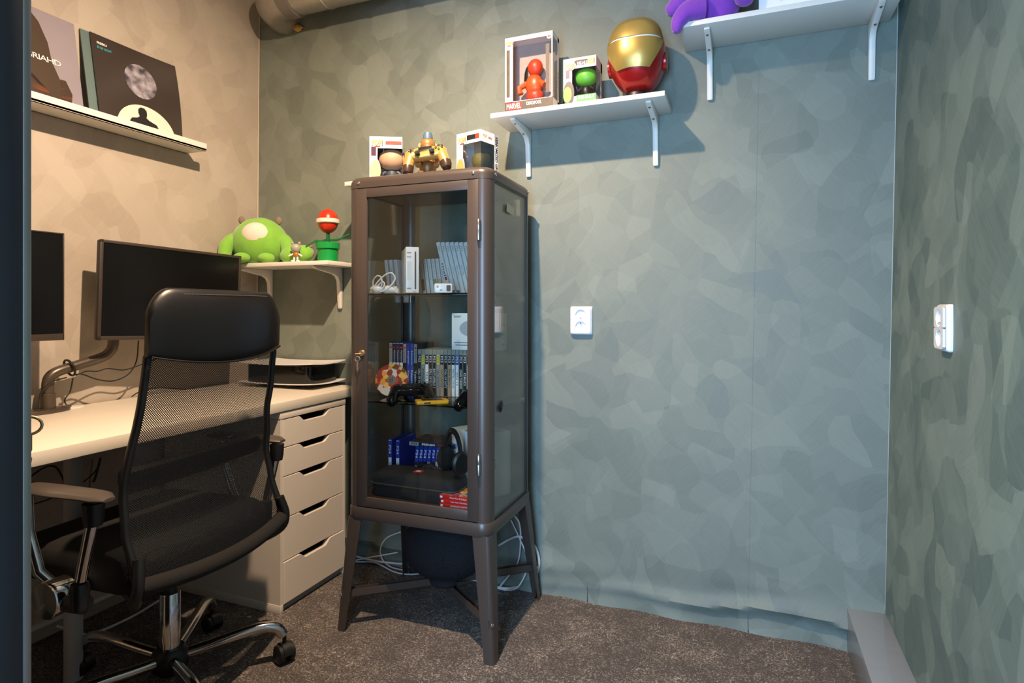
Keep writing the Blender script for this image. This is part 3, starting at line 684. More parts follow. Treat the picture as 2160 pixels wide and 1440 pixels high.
# armrests
m_pad = mat('armrest_pad', (74, 66, 60), .38, var=.05)
for s in (-1, 1):
    ya = 1.452 if s > 0 else .86
    rings = []
    for k in range(13):
        t = k / 12; x = (-1.315 if s < 0 else -1.34) - .29 * t
        hw = .026 + .008 * math.sin(PI * t) - (.012 if t in (0, 1) else 0); z = .652 + .012 * math.sin(PI * t) + .004 * math.cos(2 * PI * t); th = .010 if t not in (0, 1) else .004
        rings.append([K(x, ya + hw * math.cos(a), z + th * math.sin(a)) for a in [2 * PI * q / 14 for q in range(14)]])
    pad = MB().loft(rings).build('armrest', m_pad, ch, sharp=60)
    MB().lathe([(.017, -.055), (.02, -.04), (.022, -.005)], 14, c=K(-1.362, ya, .65)).build('pad_cup', m_black, pad)
    arm_ = MB().tube([K(-1.364, ya, .61), K(-1.385, ya, .53), K(-1.400, ya, .47)], .0125, 14).build('arm_tube', m_chrome, ch)
    MB().lathe([(.018, -.045), (.02, 0), (.017, .012)], 14, c=K(-1.404, ya, .45)).build('tube_socket', m_black, ch)
    MB().tube([K(-1.49, ya + s * -.02, .425), K(-1.53, ya, .47), K(-1.565, ya, .56), K(-1.57, ya, .645)], .0125, 14).build('arm_tube', m_chrome, ch)
    MB().tube([K(-1.40, ya - s * .01, .41), K(-1.49, ya - s * .01, .405)], .02, 12).build('arm_bridge', m_black, ch)
    kn = MB().lathe([(.020, -.10), (.030, -.055), (.040, -.045), (.0425, 0), (.040, .004), (.012, .006)], 26, M=Matrix.Translation(K(-1.492, ya + s * .012, .415)) @ Matrix.Rotation(-s * PI / 2, 4, 'X')).build('arm_boss', m_chrome, ch)
# gas column and star base
MB().lathe([(.0265, .10), (.0265, .27), (.0255, .272)], 26, c=K(CX, CY, 0)).build('column', m_chrome, ch)
MB().lathe([(.018, .27), (.018, .35)], 18, c=K(CX, CY, 0)).build('gas_spring', m_black, ch)
MB().lathe([(.03, .045), (.046, .06), (.05, .085), (.046, .105), (.034, .118), (.03, .118)], 26, c=K(CX, CY, 0)).build('hub', m_black, ch)
for k in range(5):
    a = math.radians(42 + 72 * k); dx, dy = math.cos(a), math.sin(a)
    P = lambda r, z: K(CX + dx * r, CY + dy * r, z)
    MB().tube(smooth_path([P(.03, .088), P(.10, .098), P(.18, .112), P(.24, .118), P(.28, .108), P(.298, .082)], 5), .0155, 14).build('base_leg', m_chrome, ch)
    cst = MB(); w = math.radians(-38 + 25 * k) if k else math.radians(-25)
    M = Matrix.Translation(P(.302, 0)) @ Matrix.Rotation(w, 4, 'Z')
    # twin wheel caster with a hood
    cst.lathe([(.006, .045), (.006, .085)], 10, M=M)
    hood = [(-.03 * math.cos(t), .029 + .031 * math.sin(t)) for t in [PI * q / 14 for q in range(15)]]
    cst.prism(hood + [(.026, .029), (.022, .036)] + [(.02 * math.cos(t), .034 + .016 * math.sin(t)) for t in [PI * q / 8 for q in range(9)]] + [(-.022, .036)], -.012, .012, 'Y', M=M)
    cs = cst.build('caster', m_black, ch)
    for sgn in (-1, 1):
        MB().lathe([(.022, 0), (.0275, .003), (.0275, .016), (.022, .02), (.012, .021)], 22, M=M @ Matrix.Translation((0, sgn * .006, .0275)) @ Matrix.Rotation(-sgn * PI / 2, 4, 'X')).build('wheel', m_black, cs)
# ================================================================== display cabinet
KX, KY = -.995, 1.845
cb = thing('display_cabinet', 'tall dark brown steel display cabinet with glass door and splayed legs', 'cabinet', (KX, KY, 0), math.radians(1.0))
hx, y0c, y1c = .26, -.195, .19
OUT = rrect(-hx, hx, y0c, y1c, .036, 6)
zb0, zb1, zt0, zt1 = .372, .411, 1.473, 1.512
# base tray and top cap
MB().loft([[(p[0] * f, p[1] * f, z) for p in rrect(-hx - .004, hx + .004, y0c - .004, y1c + .004, .04, 6)] for z, f in ((zb0, .995), (zb0 + .003, 1.0), (zb1 - .004, 1.0), (zb1 + .001, .988))]).build('base_tray', m_cab, cb)
rings = [[(p[0], p[1], zt0) for p in rrect(-hx - .001, hx + .001, y0c - .001, y1c + .001, .037, 6)]]
for k in range(7):
    t = PI / 2 * k / 6; ins = .022 * (1 - math.cos(t)); z = zt1 - .022 + .022 * math.sin(t)
    rings.append([(p[0], p[1], z) for p in rrect(-hx - .001 + ins, hx + .001 - ins, y0c - .001 + ins, y1c + .001 - ins, .037, 6)])
MB().loft(rings).build('top_cap', m_cab, cb)
# rounded corner posts (shell profiles)
for sx in (-1, 1):
    for sy, ye in ((-1, y0c), (1, y1c)):
        r = .036; cx_, cy_ = sx * (hx - r), ye - sy * r
        arc = [(cx_ + sx * r * math.sin(t), cy_ + sy * r * math.cos(t)) for t in [PI / 2 * q / 8 for q in range(9)]]
        inner = [(cx_ + sx * (r - .003) * math.sin(t), cy_ + sy * (r - .003) * math.cos(t)) for t in [PI / 2 * q / 8 for q in range(8, -1, -1)]]
        ext = .006 if sy < 0 else .004
        poly = [(cx_ - sx * ext, ye)] + arc + [(sx * hx, cy_ - sy * .004), (sx * (hx - .003), cy_ - sy * .004)] + inner + [(cx_ - sx * ext, ye - sy * .003)]
        MB().prism(poly, zb1 - .002, zt0 + .001, 'Z').build('corner_post', m_cab, cb)
# glass panes: sides and back, with thin black seals
for sx in (-1, 1):
    MB().box((sx * (hx - .004) - .002, y0c + .034, zb1 - .004), (sx * (hx - .004) + .002, y1c - .034, zt0 + .004)).build('side_pane', m_glass, cb)
    s_ = MB()
    X = sx * (hx - .0045)
    s_.box((X - .004, y0c + .036, zt0 - .006), (X + .004, y1c - .036, zt0 + .002)).box((X - .004, y1c - .042, zb1), (X + .004, y1c - .036, zt0)).box((X - .004, y0c + .036, zb1 - .002), (X + .004, y1c - .036, zb1 + .003))
    s_.build('pane_seal', m_black, cb)
MB().box((-hx + .034, y1c - .006, zb1 - .004), (hx - .034, y1c - .002, zt0 + .004)).build('back_pane', m_glass, cb)
# door: steel frame and pane, hinges on the right
dx0, dx1, dz0, dz1 = -.222, .222, zb1 + .004, zt0 - .003
dr = MB(); F0, F1 = y0c - .0015, y0c + .010
wL, wR, wT, wB = .040, .037, .030, .032
dr.box((dx0, F0, dz0), (dx0 + wL, F1, dz1), .0012).box((dx1 - wR, F0, dz0), (dx1, F1, dz1), .0012).box((dx0 + wL - .001, F0, dz1 - wT), (dx1 - wR + .001, F1, dz1), .0012).box((dx0 + wL - .001, F0, dz0), (dx1 - wR + .001, F1, dz0 + wB), .0012)
door = dr.build('door', m_cab, cb)
MB().box((dx0 + wL - .004, F1 - .004, dz0 + wB - .004), (dx1 - wR + .004, F1 - .001, dz1 - wT + .004)).build('door_pane', m_glass, door)
for z in (1.315, .595):
    h = MB().lathe([(.003, -.036), (.0068, -.033), (.0072, -.002), (.0066, 0), (.0072, .002), (.0068, .026), (.0035, .031)], 14, c=(dx1 + .004, F0 - .005, z)).build('hinge', m_steel, door)
lk = MB().lathe([(.011, -.002), (.011, .004), (.009, .007)], 18, M=Matrix.Translation((dx0 + .024, F0, .924)) @ Matrix.Rotation(PI / 2, 4, 'X')).build('lock', m_brass, door)
MB().tube([(dx0 + .024, F0 - .008, .924), (dx0 + .010, F0 - .020, .922)], .002, 8).build('turned_key', m_brass, lk)
kM = Matrix.Translation((dx0 + .018, F0 - .018, .906)) @ Matrix.Rotation(PI / 2, 4, 'X')
key_shape(.040, .0095, .0012, kM).build('hanging_key', mat('bright_key', (200, 198, 204), .25, metal=.9), lk)
# dome screws on the cap
sc = MB()
for (x, y, n) in ((-.214, y0c - .001, 'Y'), (.205, y0c - .001, 'Y'), (.261, y0c + .045, 'X'), (.261, y1c - .03, 'X')):
    M = Matrix.Translation((x, y, zt0 + .017)) @ (Matrix.Rotation(PI / 2, 4, 'X') if n == 'Y' else Matrix.Rotation(PI / 2, 4, 'Y'))
    MB().lathe([(.006, -.002), (.0055, .0015), (.003, .0035), (.0008, .004)], 14, M=M).build('dome_screw', m_chrome, cb)
# glass shelves on steel clips
for z in (1.118, .752):
    MB().box((-hx + .012, y0c + .052, z), (hx - .012, y1c - .02, z + .005), .0008).build('glass_shelf', m_shelfglass, cb)
    for sx in (-1, 1):
        for y in (y0c + .07, y1c - .03): MB().box((sx * (hx - .030), y - .008, z - .022), (sx * (hx - .010), y + .008, z), .002).build('shelf_clip', m_steel, cb)
MB().box((-hx + .008, y0c + .012, zb1 - .002), (hx - .008, y1c - .008, zb1 + .0266)).build('floor_plate', m_cab, cb)
# splayed legs: folded L profiles, and crossed braces
for sx in (-1, 1):
    for sy, ye in ((-1, y0c), (1, y1c)):
        foot = (sx * (hx + .026), ye + sy * .026 if sy < 0 else ye + .048)
        top = (sx * (hx + .0), ye + (-.001 if sy < 0 else .001))
        def prof(c, w, r=.014):
            cx_, cy_ = c
            o_ = [(cx_ - sx * w, cy_)] + [(cx_ - sx * r + sx * r * math.sin(t), cy_ - sy * r + sy * r * math.cos(t)) for t in [PI / 2 * q / 5 for q in range(6)]] + [(cx_, cy_ - sy * w)]
            i_ = [(cx_ - sx * .003, cy_ - sy * w), (cx_ - sx * .003, cy_ - sy * r)] + [(cx_ - sx * r + sx * (r - .003) * math.sin(t), cy_ - sy * r + sy * (r - .003) * math.cos(t)) for t in [PI / 2 * q / 4 for q in range(4, -1, -1)]] + [(cx_ - sx * w, cy_ - sy * .003)]
            return o_ + i_
        A, B = prof(foot, .034), prof(top, .058)
        leg = MB().loft([[(x, y, 0) for x, y in A], [(x, y, zb0 + .002) for x, y in B]]).build('leg', m_cab, cb)
        fx, fy = foot
        MB().lathe([(.008, 0), (.008, .005), (.004, .008), (.004, .032)], 12, c=(fx - sx * .018, fy - sy * .018, 0)).build('levelling_foot', m_chrome, leg)
        t_ = .115 / zb0; px = fx + (top[0] - fx) * t_; py = fy + (top[1] - fy) * t_
        MB().lathe([(.006, -.003), (.006, .001), (.004, .003)], 12, M=Matrix.Translation((px - sx * .004, py - sy * .004, .115)) @ Matrix.Rotation(math.atan2(sy, sx), 4, 'Z') @ Matrix.Rotation(PI / 2, 4, 'Y')).build('leg_bolt', m_chrome, leg)
for s in (-1, 1):
    a = Vector((-(hx + .012), (y0c - .012) * s if s > 0 else y1c + .028, 0)); b = Vector((hx + .012, y1c + .028 if s > 0 else y0c - .012, 0))
    d = (b - a).normalized(); n = Vector((-d.y, d.x, 0)); zb_ = .105 + (.0015 if s > 0 else 0)
    q = MB()
    for off in (-.010, .008):
        p = [a + n * off, b + n * off, b + n * (off + .002), a + n * (off + .002)]
        q.add([(v.x, v.y, zb_) for v in p] + [(v.x, v.y, zb_ + .026) for v in p], [(0, 3, 2, 1), (4, 5, 6, 7), (0, 1, 5, 4), (1, 2, 6, 5), (2, 3, 7, 6), (3, 0, 4, 7)])
    p = [a - n * .01, b - n * .01, b + n * .01, a + n * .01]
    q.add([(v.x, v.y, zb_) for v in p] + [(v.x, v.y, zb_ + .002) for v in p], [(0, 3, 2, 1), (4, 5, 6, 7), (0, 1, 5, 4), (1, 2, 6, 5), (2, 3, 7, 6), (3, 0, 4, 7)])
    q.build('cross_brace', m_cab, cb)
# strip of tape stuck on the side pane
tp = decal([(-.036, -.012), (.030, -.017), (.036, .010), (-.030, .016)], (hx + .0005, -.02, 1.402), RIGHT, mat('masking_tape', (196, 186, 152), .7), cb, 'tape_strip')
# fuzzy black plush wedged under the cabinet on the braces
fz = thing('black_plush', 'fluffy black round plush resting on the braces under the cabinet', 'plush', (-.985, 1.845, .13))
def fuzz(q):
    return Vector((q.x, q.y, q.z)) * (1 + .006 * math.sin(q.x * 31 + q.y * 17) * math.cos(q.z * 27))
m_fuzz = mat('black_fleece', (40, 38, 40), 1.0, spec=.1, var=.45, scale=260, bump=1.0, bscale=420)
MB().ball((0, 0, .112), (.150, .125, .115), 40, 28, warp=fuzz).build('body', m_fuzz, fz)
MB().ball((.03, -.07, .022), (.05, .04, .018), 16, 10, warp=fuzz).build('flap', m_fuzz, fz)
MB().ball((-.145, .02, .13), (.028, .02, .018), 14, 8, warp=fuzz).build('flap', m_fuzz, fz)
rnd = random.Random(3); hair = MB()
for k in range(2600):
    u_, v_ = rnd.random() * 2 * PI, math.acos(2 * rnd.random() - 1)
    n = Vector((math.sin(v_) * math.cos(u_), math.sin(v_) * math.sin(u_), math.cos(v_)))
    p = Vector((n.x * .150, n.y * .125, .112 + n.z * .115)); t = Vector((rnd.uniform(-1, 1), rnd.uniform(-1, 1), rnd.uniform(-1, 1))) * .006
    s_ = n.orthogonal().normalized() * .0007
    hair.add([p - s_, p + s_, p + n * .006 + t], [(0, 1, 2)])
hair.build('fleece_fibres', m_fuzz, fz, fix=False)['kind'] = 'stuff'
# white cables behind the cabinet
WC = mat('white_cable', (220, 216, 216), .4)
gC = 'white cables behind the cabinet'
cable('cable', 'white cable sweeping from the drawer unit along the floor under the cabinet', [PY(735, 1168, 2.085), PY(770, 1178, 2.085), PY(800, 1184, 2.085), PY(836, 1188, 2.085), PY(880, 1192, 2.085), (-1.0, 2.085, .02)], .0042, WC, gC)
cable('cable', 'thin white cable curling off the floor under the cabinet', [(-1.33, 2.08, .075), PZ(745, 1183, .012), PZ(790, 1186, .006), PZ(830, 1205, .006), PZ(862, 1211, .006), PZ(900, 1208, .006)], .003, WC, gC)
cable('cable', 'white cable arching in a half loop beside the rear cabinet leg', [PY(856, 1119, 2.09), PY(838, 1124, 2.09), PY(815, 1135, 2.09), PY(803, 1155, 2.09), PY(806, 1178, 2.09), PY(822, 1194, 2.088), PY(840, 1200, 2.085), PY(860, 1203, 2.08)], .003, WC, gC)
cable('cable', 'white cable hanging in a long loop from the cabinet rear to the floor', [PY(1086, 1088, 2.09), PY(1096, 1105, 2.09), PY(1098, 1140, 2.09), PY(1094, 1180, 2.09), PY(1080, 1205, 2.085), PY(1055, 1236, 2.07)], .003, WC, gC)
cable('cable', 'white cable bowing past the rear leg down to the floor', [PY(1078, 1097, 2.095), PY(1096, 1135, 2.095), PY(1112, 1175, 2.09), PY(1110, 1205, 2.085), PY(1092, 1238, 2.06), PZ(1070, 1244, .004), PZ(1050, 1240, .004)], .003, WC, gC)
cable('cable', 'thick white cable bulging out beside the rear cabinet leg', [PY(1118, 1142, 2.105), PY(1131, 1158, 2.1), PY(1137, 1185, 2.1), PY(1132, 1208, 2.1), PY(1124, 1220, 2.1)], .0055, WC, gC)
cable('cable', 'thick white cable lying on the floor under the cabinet rear', [PZ(985, 1218, .006), PZ(1020, 1228, .006), PZ(1060, 1240, .006), PZ(1090, 1238, .006), PZ(1110, 1228, .006)], .005, WC, gC)
cable('cable', 'grey-white cable crossing high behind the cabinet legs', [PY(1052, 1150, 2.09), PY(1075, 1137, 2.09), PY(1095, 1131, 2.09), PY(1112, 1140, 2.1)], .0045, WC, gC)
# ================================================================== boxed toy figures (plain figures, no faces)
def plain_figure(parent, c, s, mb, mh, hair=None, upside=False):
    f = MB().ball((c[0], c[1], c[2] + s * .22), (s * .17, s * .13, s * .24), 14, 10)
    for sg in (-1, 1):
        f.tube([(c[0] + sg * s * .13, c[1], c[2] + s * .36), (c[0] + sg * s * .27, c[1] - s * .03, c[2] + s * .27), (c[0] + sg * s * .3, c[1] - s * .08, c[2] + s * .4)], [s * .06, s * .055, s * .06], 8)
        f.tube([(c[0] + sg * s * .08, c[1], c[2] + s * .14), (c[0] + sg * s * .1, c[1] - s * .02, c[2])], [s * .08, s * .09], 8)
    f.build('figure_body', mb, parent)
    h = MB().ball((c[0], c[1], c[2] + s * .68), (s * .34, s * .28, s * .28), 18, 12, warp=lambda q: Vector((q.x, q.y, q.z)) * (1 + .06 * (abs(q.x) + abs(q.z))))
    h = h.build('figure_head', mh, parent)
    if hair: MB().ball((c[0], c[1] + s * .07, c[2] + s * .76), (s * .38, s * .28, s * .28), 16, 10).build('hair', hair, h)
m_gold = mat('gold_print', (214, 160, 60), .35, metal=.3)
m_orange = mat('orange_red_print', (214, 60, 30), .4)
def boxed(label, loc, rz, w, d, h, back, band, strip, fig, extras, winL=.26, name='boxed_figure', top=.2, bot=.0, group='boxed toy figures'):
    o = thing(name, label, 'toy box', loc, rz, group)
    x0, x1, y0, y1 = -w / 2, w / 2, -d / 2, d / 2; t = .0012
    MB().box((x0, y1 - t, 0), (x1, y1, h)).box((x0, y0, 0), (x1, y1, t)).box((x0, y0, h - t), (x1, y1, h)).box((x0, y0, 0), (x0 + t, y1, h)).build('carton', m_paper, o)
    MB().box((x0 + t, y1 - .004, t), (x1 - t, y1 - .002, h - t)).build('backdrop', back, o)
    fr = MB(); zt = h * (1 - top); zbm = h * bot; xl = x0 + w * winL
    fr.box((x0, y0 - .0006, zt), (x1, y0 + .0006, h)).box((x0, y0 - .0006, 0), (xl, y0 + .0006, zt))
    if bot: fr.box((x0, y0 - .0006, 0), (x1, y0 + .0006, zbm))
    fr.box((x1 - .0012, y0, zt), (x1, y1, h)).box((x1 - .0012, y1 - d * .22, 0), (x1, y1, h)).box((x1 - .0012, y0, 0), (x1, y1, max(zbm, .004)))
    fr.box((x1 - .004, y0 - .0006, 0), (x1, y0 + .0006, zt)) if winL < .2 else None
    fr.build('front_card', m_paper, o)
    MB().box((xl, y0 - .0003, zbm), (x1, y0 + .0003, zt)).box((x1 - .0008, y0, max(zbm, .004)), (x1 - .0002, y1 - d * .22, zt)).build('window', m_clear, o)
    if band: decal(rect(w * .62, h * top * .52, w * .15, 0), (0, y0 - .0009, h * (1 - top * .5)), FRONT, band, o, 'title_band')
    if strip: decal(ell(w * .17, h * .26, 0, 0), (x0 + w * .17, y0 - .0011, h * .27), FRONT, strip, o, 'portrait_patch')
    if fig: plain_figure(o, (x0 + w * fig[3], 0, .003 + h * bot), h * fig[4], fig[0], fig[1], fig[2])
    extras(o, x0, x1, y0, y1, h)
    return o
m_yellowlogo = mat('yellow_logo', (222, 176, 84), .4)
def pop_logo(o, x, z, s, y):
    decal(ell(s * .60, s * .42), (x, y - .0012, z), FRONT, m_paper, o, 'logo_bubble')
    text('POP!', (x, y - .0016, z), s * .95, s * .5, FRONT, m_yellowlogo, o, bold=.03)
    text('POP!', (x + s * .02, y - .0014, z - s * .02), s * 1.02, s * .56, FRONT, m_ink, o, bold=.05)
    decal(rect(s * .5, s * .12), (x, y - .0013, z - s * .36), FRONT, m_red, o, 'logo_tag')
# tall comic-cover box
bk = mat('pinkish_backdrop', (176, 158, 150), .5, var=.2, scale=25)
def ex_a(o, x0, x1, y0, y1, h):
    w = x1 - x0
    for x in (x0 + .012, x1 - .018):
        decal(rect(.013, h * .62), (x, y0 - .001, h * .53), FRONT, mat('brown_rock_print', (74, 62, 52), .5, var=.6, scale=90), o, 'side_art')
    decal(rect(w, .042), (0, y0 - .001, .021), FRONT, MATS['brown_rock_print'], o, 'side_art')
    decal(rect(.056, .026), (x0 + .034, y0 - .0014, .027), FRONT, m_red, o, 'brand_panel')
    text('MARVEL', (x0 + .034, y0 - .0018, .027), .054, .020, FRONT, m_paper, o, bold=.02)
    text('DEADPOOL', (x0 + .110, y0 - .0018, .030), .056, .012, FRONT, m_paper, o, bold=.02)
    decal(ell(.009, .009), (x1 - .012, y0 - .0014, h - .018), FRONT, mat('blush_disc', (240, 206, 196), .4), o, 'number_disc')
    text('46', (x1 - .012, y0 - .0018, h - .018), .013, .010, FRONT, m_ink, o, bold=.02)
    pop_logo(o, x0 + .016, h - .02, .026, y0)
    decal(rect(d_, h * .7), (x1 + .0003, -.006, h * .42), RIGHT, MATS['brown_rock_print'], o, 'side_art') if False else None
    text('DEADPOOL', (x1 + .0004, y1 - .012, h * .36), .10, .012, RIGHT_DOWN, m_ink, o, bold=.02)
    # plain red and black toy shapes behind the window
    MB().ball((.012, -.004, h * .24), (.032, .022, .026), 16, 10).build('figure_head', m_orange, o)
    MB().ball((.006, .004, h * .40), (.032, .02, .04), 16, 10).tube([(-.02, 0, h * .42), (-.045, -.01, h * .36), (-.04, -.01, h * .28)], .011, 8).tube([(.03, 0, h * .42), (.05, -.008, h * .36)], .011, 8).build('figure_body', mat('orange_toy', (206, 84, 34), .35), o)
    MB().ball((.012, 0, h * .62), (.028, .022, .03), 16, 10).build('figure_head', m_orange, o)
    MB().ball((-.015, .012, h * .5), (.02, .014, .05), 12, 8).build('figure_pack', m_black, o)
d_ = .05
boxed('tall white window box with MARVEL lettering and red figures inside on the high shelf', (-.718, 1.999, 1.7645), 0, .178, .076, .272, bk, None, None, None, ex_a, winL=.17, top=.055, bot=.16)
# small green-figure box
m_green = mat('toy_green', (104, 190, 60), .4)
def ex_b(o, x0, x1, y0, y1, h):
    w = x1 - x0
    pop_logo(o, x0 + .024, h - .026, .036, y0)
    text('SHE-HULK', (x0 + .071, y0 - .0014, h - .021), .044, .013, FRONT, m_paper, o, bold=.01)
    decal(rect(.022, .022), (x1 - .018, y0 - .0013, h - .018), FRONT, m_green, o, 'number_patch')
    decal(rect(.068, .022), (x0 + .081, y0 - .0013, .024), FRONT, mat('green_band', (56, 140, 74), .4), o, 'name_band')
    text('SHE-HULK', (x0 + .081, y0 - .0017, .026), .056, .011, FRONT, m_paper, o, bold=.02)
    text('SHE-HULK', (x1 + .0004, y1 - .011, h * .38), .085, .013, RIGHT_DOWN, m_ink, o, bold=.02)
    decal(ell(.015, .027), (x0 + .015, y0 - .0013, h * .25), FRONT, m_green, o, 'portrait_patch')
    decal(rect(.014, .03), (x0 + .016, y0 - .0010, h * .68), FRONT, mat('violet_print', (52, 38, 84), .4), o, 'side_art')
boxed('small white window box with SHE-HULK lettering and a green figure inside', (-.533, 2.007, 1.7645), 0, .115, .09, .1635, mat('starry_backdrop', (74, 72, 84), .4, var=.8, scale=160), m_ink, mat('dark_violet_print', (44, 36, 52), .4), (m_black, m_green, None, .60, .66), ex_b, winL=.27, top=.22, bot=.2)
# box on the cabinet, dark-haired figure
m_skin = mat('tan_vinyl', (214, 168, 130), .45)
def ex_c(o, x0, x1, y0, y1, h):
    pop_logo(o, x0 + .026, h - .022, .038, y0)
    decal(rect(.056, .013), (x0 + .083, y0 - .0013, h - .022), FRONT, m_orange, o, 'title_print')
    decal(ell(.019, .036, 0, 0), (x0 + .020, y0 - .0013, h * .27), FRONT, m_skin, o, 'portrait_patch')
    decal(rect(.017, .032), (x0 + .014, y0 - .0010, h * .68), FRONT, mat('plum_print', (66, 28, 48), .4), o, 'side_art')
boxed('small white window box with a dark-haired tan figure on the cabinet top', (-1.200, 1.808, 1.512), math.radians(27), .113, .088, .163, mat('blue_grey_backdrop', (120, 124, 140), .4, var=.3), None, m_paper, (mat('slate_vinyl', (70, 78, 92), .5), m_skin, mat('dark_hair_vinyl', (50, 36, 34), .5), .64, .8), ex_c, winL=.24, top=.25)
# box with black side lettering
m_beige = mat('moss_vinyl', (168, 150, 84), .45)
def ex_d(o, x0, x1, y0, y1, h):
    pop_logo(o, x0 + .026, h - .024, .036, y0)
    decal(rect(.042, .017), (x0 + .068, y0 - .0013, h - .020), FRONT, m_ink, o, 'title_print')
    decal(rect(.017, .017), (x1 - .016, y0 - .0014, h - .020), FRONT, m_orange, o, 'number_patch')
    decal(ell(.017, .034, 0, 0), (x0 + .018, y0 - .0013, h * .26), FRONT, m_beige, o, 'portrait_patch')
    text('VENOMIZED GROOT', (x1 + .0004, y1 - .010, h * .49), .150, .014, RIGHT_DOWN, m_ink, o, bold=.025, shear=.15)
    text('POP!', (x1 + .0004, y0 + .020, h - .018), .022, .012, RIGHT, m_yellowlogo, o, bold=.03)
    text('MARVEL', (x1 + .0004, y0 + .048, h - .020), .018, .008, RIGHT, m_red, o, bold=.02)
boxed('small white window box with VENOMIZED GROOT lettered down its side, on the cabinet top', (-.874, 1.872, 1.512), math.radians(-15), .110, .094, .1635, mat('taupe_backdrop', (150, 134, 120), .4, var=.2), None, m_paper, (m_black, m_beige, None, .66, .62), ex_d, winL=.26, top=.24)
# ================================================================== game controllers
def gamepad(label, M, mb, mg, parts=m_black, group='game controllers', name='game_controller', home=None):
    o = thing(name, label, 'controller', M.translation, 0, group); o.matrix_world = M
    b = MB().prism([(x, y) for x, y in [(-.05, -.022), (.05, -.022), (.062, .0), (.058, .028), (.03, .034), (-.03, .034), (-.058, .028), (-.062, 0)]], -.014, .014, 'Z', bev=.008, seg=4)
    b.ball((-.052, .008, 0), (.028, .028, .018), 16, 10).ball((.052, .008, 0), (.028, .028, .018), 16, 10)
    b.build('shell', mb, o)
    for s in (-1, 1):
        MB().tube(smooth_path([(s * .054, .012, -.002), (s * .062, -.016, -.006), (s * .070, -.044, -.014), (s * .073, -.066, -.02)], 4), [.021, .0215, .0215, .021, .021, .020, .020, .0195, .019, .018, .017, .014, .008], 14).build('grip', mb, o)
        g = MB().tube([(s * .0695, -.040, -.013), (s * .0715, -.054, -.0175), (s * .073, -.066, -.021), (s * .0735, -.072, -.022)], [.0218, .0208, .017, .006], 14).build('grip_end', mg, o)
        MB().lathe([(.012, .010), (.006, .014), (.006, .020), (.0105, .022), (.0105, .025), (.008, .0245)], 16, c=(s * .027, -.010, 0)).build('thumb_stick', parts, o)
        MB().box((s * .052 - .014, .028, -.012), (s * .052 + .014, .042, .006), .004).build('trigger', parts, o)
    MB().box((-.062, .006, .012), (-.042, .012, .0195), .001).box((-.055, -.001, .012), (-.049, .019, .0195), .001).build('direction_pad', parts, o)
    bt = MB()
    for dx, dy in ((0, .011), (0, -.011), (.011, 0), (-.011, 0)): bt.lathe([(.0042, .012), (.0042, .0205), (.003, .021)], 12, c=(.052 + dx, .010 + dy, 0))
    bt.build('button', parts, o)
    MB().box((-.026, .004, .008), (.026, .030, .0158), .003).build('touch_pad', parts, o)
    return o
# bronze seated toy holding the gold controller (plain stand-in)
m_bronze = mat('bronze_vinyl', (150, 106, 58), .38, var=.1, metal=.25)
hx_, hy_ = PY(893, 350, 1.745).x, 1.775
mk = thing('toy_stand', 'seated bronze toy stand with blue cap and red pack on the cabinet top', 'toy', (hx_, hy_, 1.5115), math.radians(27))
MB().ball((0, .012, .05), (.030, .026, .046), 18, 12).tube([(-.022, 0, .075), (-.034, -.022, .055), (-.030, -.04, .04)], [.011, .010, .010], 10).tube([(.022, 0, .075), (.034, -.022, .055), (.030, -.04, .04)], [.011, .010, .010], 10).tube([(-.016, 0, .018), (-.024, -.035, .012), (-.018, -.05, .010)], [.013, .011, .010], 10).tube([(.016, 0, .018), (.024, -.035, .012), (.018, -.05, .010)], [.013, .011, .010], 10).build('body', m_bronze, mk)
hd = MB().ball((0, 0, .118), (.026, .025, .026), 20, 14).ball((0, -.017, .108), (.015, .013, .012), 14, 10).build('head', m_bronze, mk)
MB().ball((-.026, .004, .117), (.007, .004, .009), 10, 8).ball((.026, .004, .117), (.007, .004, .009), 10, 8).build('ear', mat('pale_bronze', (196, 158, 100), .4), hd)
MB().lathe([(.017, .138), (.016, .150), (.013, .160), (.002, .161)], 18).build('cap', mat('slate_blue_vinyl', (70, 96, 118), .5), hd)
pk = MB()
for i in range(3): pk.lathe([(.008, .06), (.008, .125), (.006, .127)], 12, c=(.024 + .007 * i, .022 + .003 * i, 0))
pk.build('pack', mat('brick_red_vinyl', (150, 54, 30), .4), mk)
MB().tube(smooth_path([(.028, .022, .127), (.026, .02, .142), (.016, .016, .140)], 5), .0014, 6).build('wire', mat('green_wire', (70, 150, 70), .4), mk)
m_goldpl = mat('gold_plastic', (190, 152, 84), .3, metal=.45, var=.05)
MG = Matrix.Translation((hx_ + .024, hy_ - .055, 1.5115 + .070)) @ Matrix.Rotation(math.radians(20), 4, 'Z') @ Matrix.Rotation(math.radians(-8), 4, 'Y') @ Matrix.Rotation(math.radians(52), 4, 'X') @ Matrix.Scale(.9, 4)
gamepad('gold game controller with dark grip ends held by the bronze toy stand', MG, m_goldpl, mat('dark_bronze_plastic', (60, 42, 32), .3))
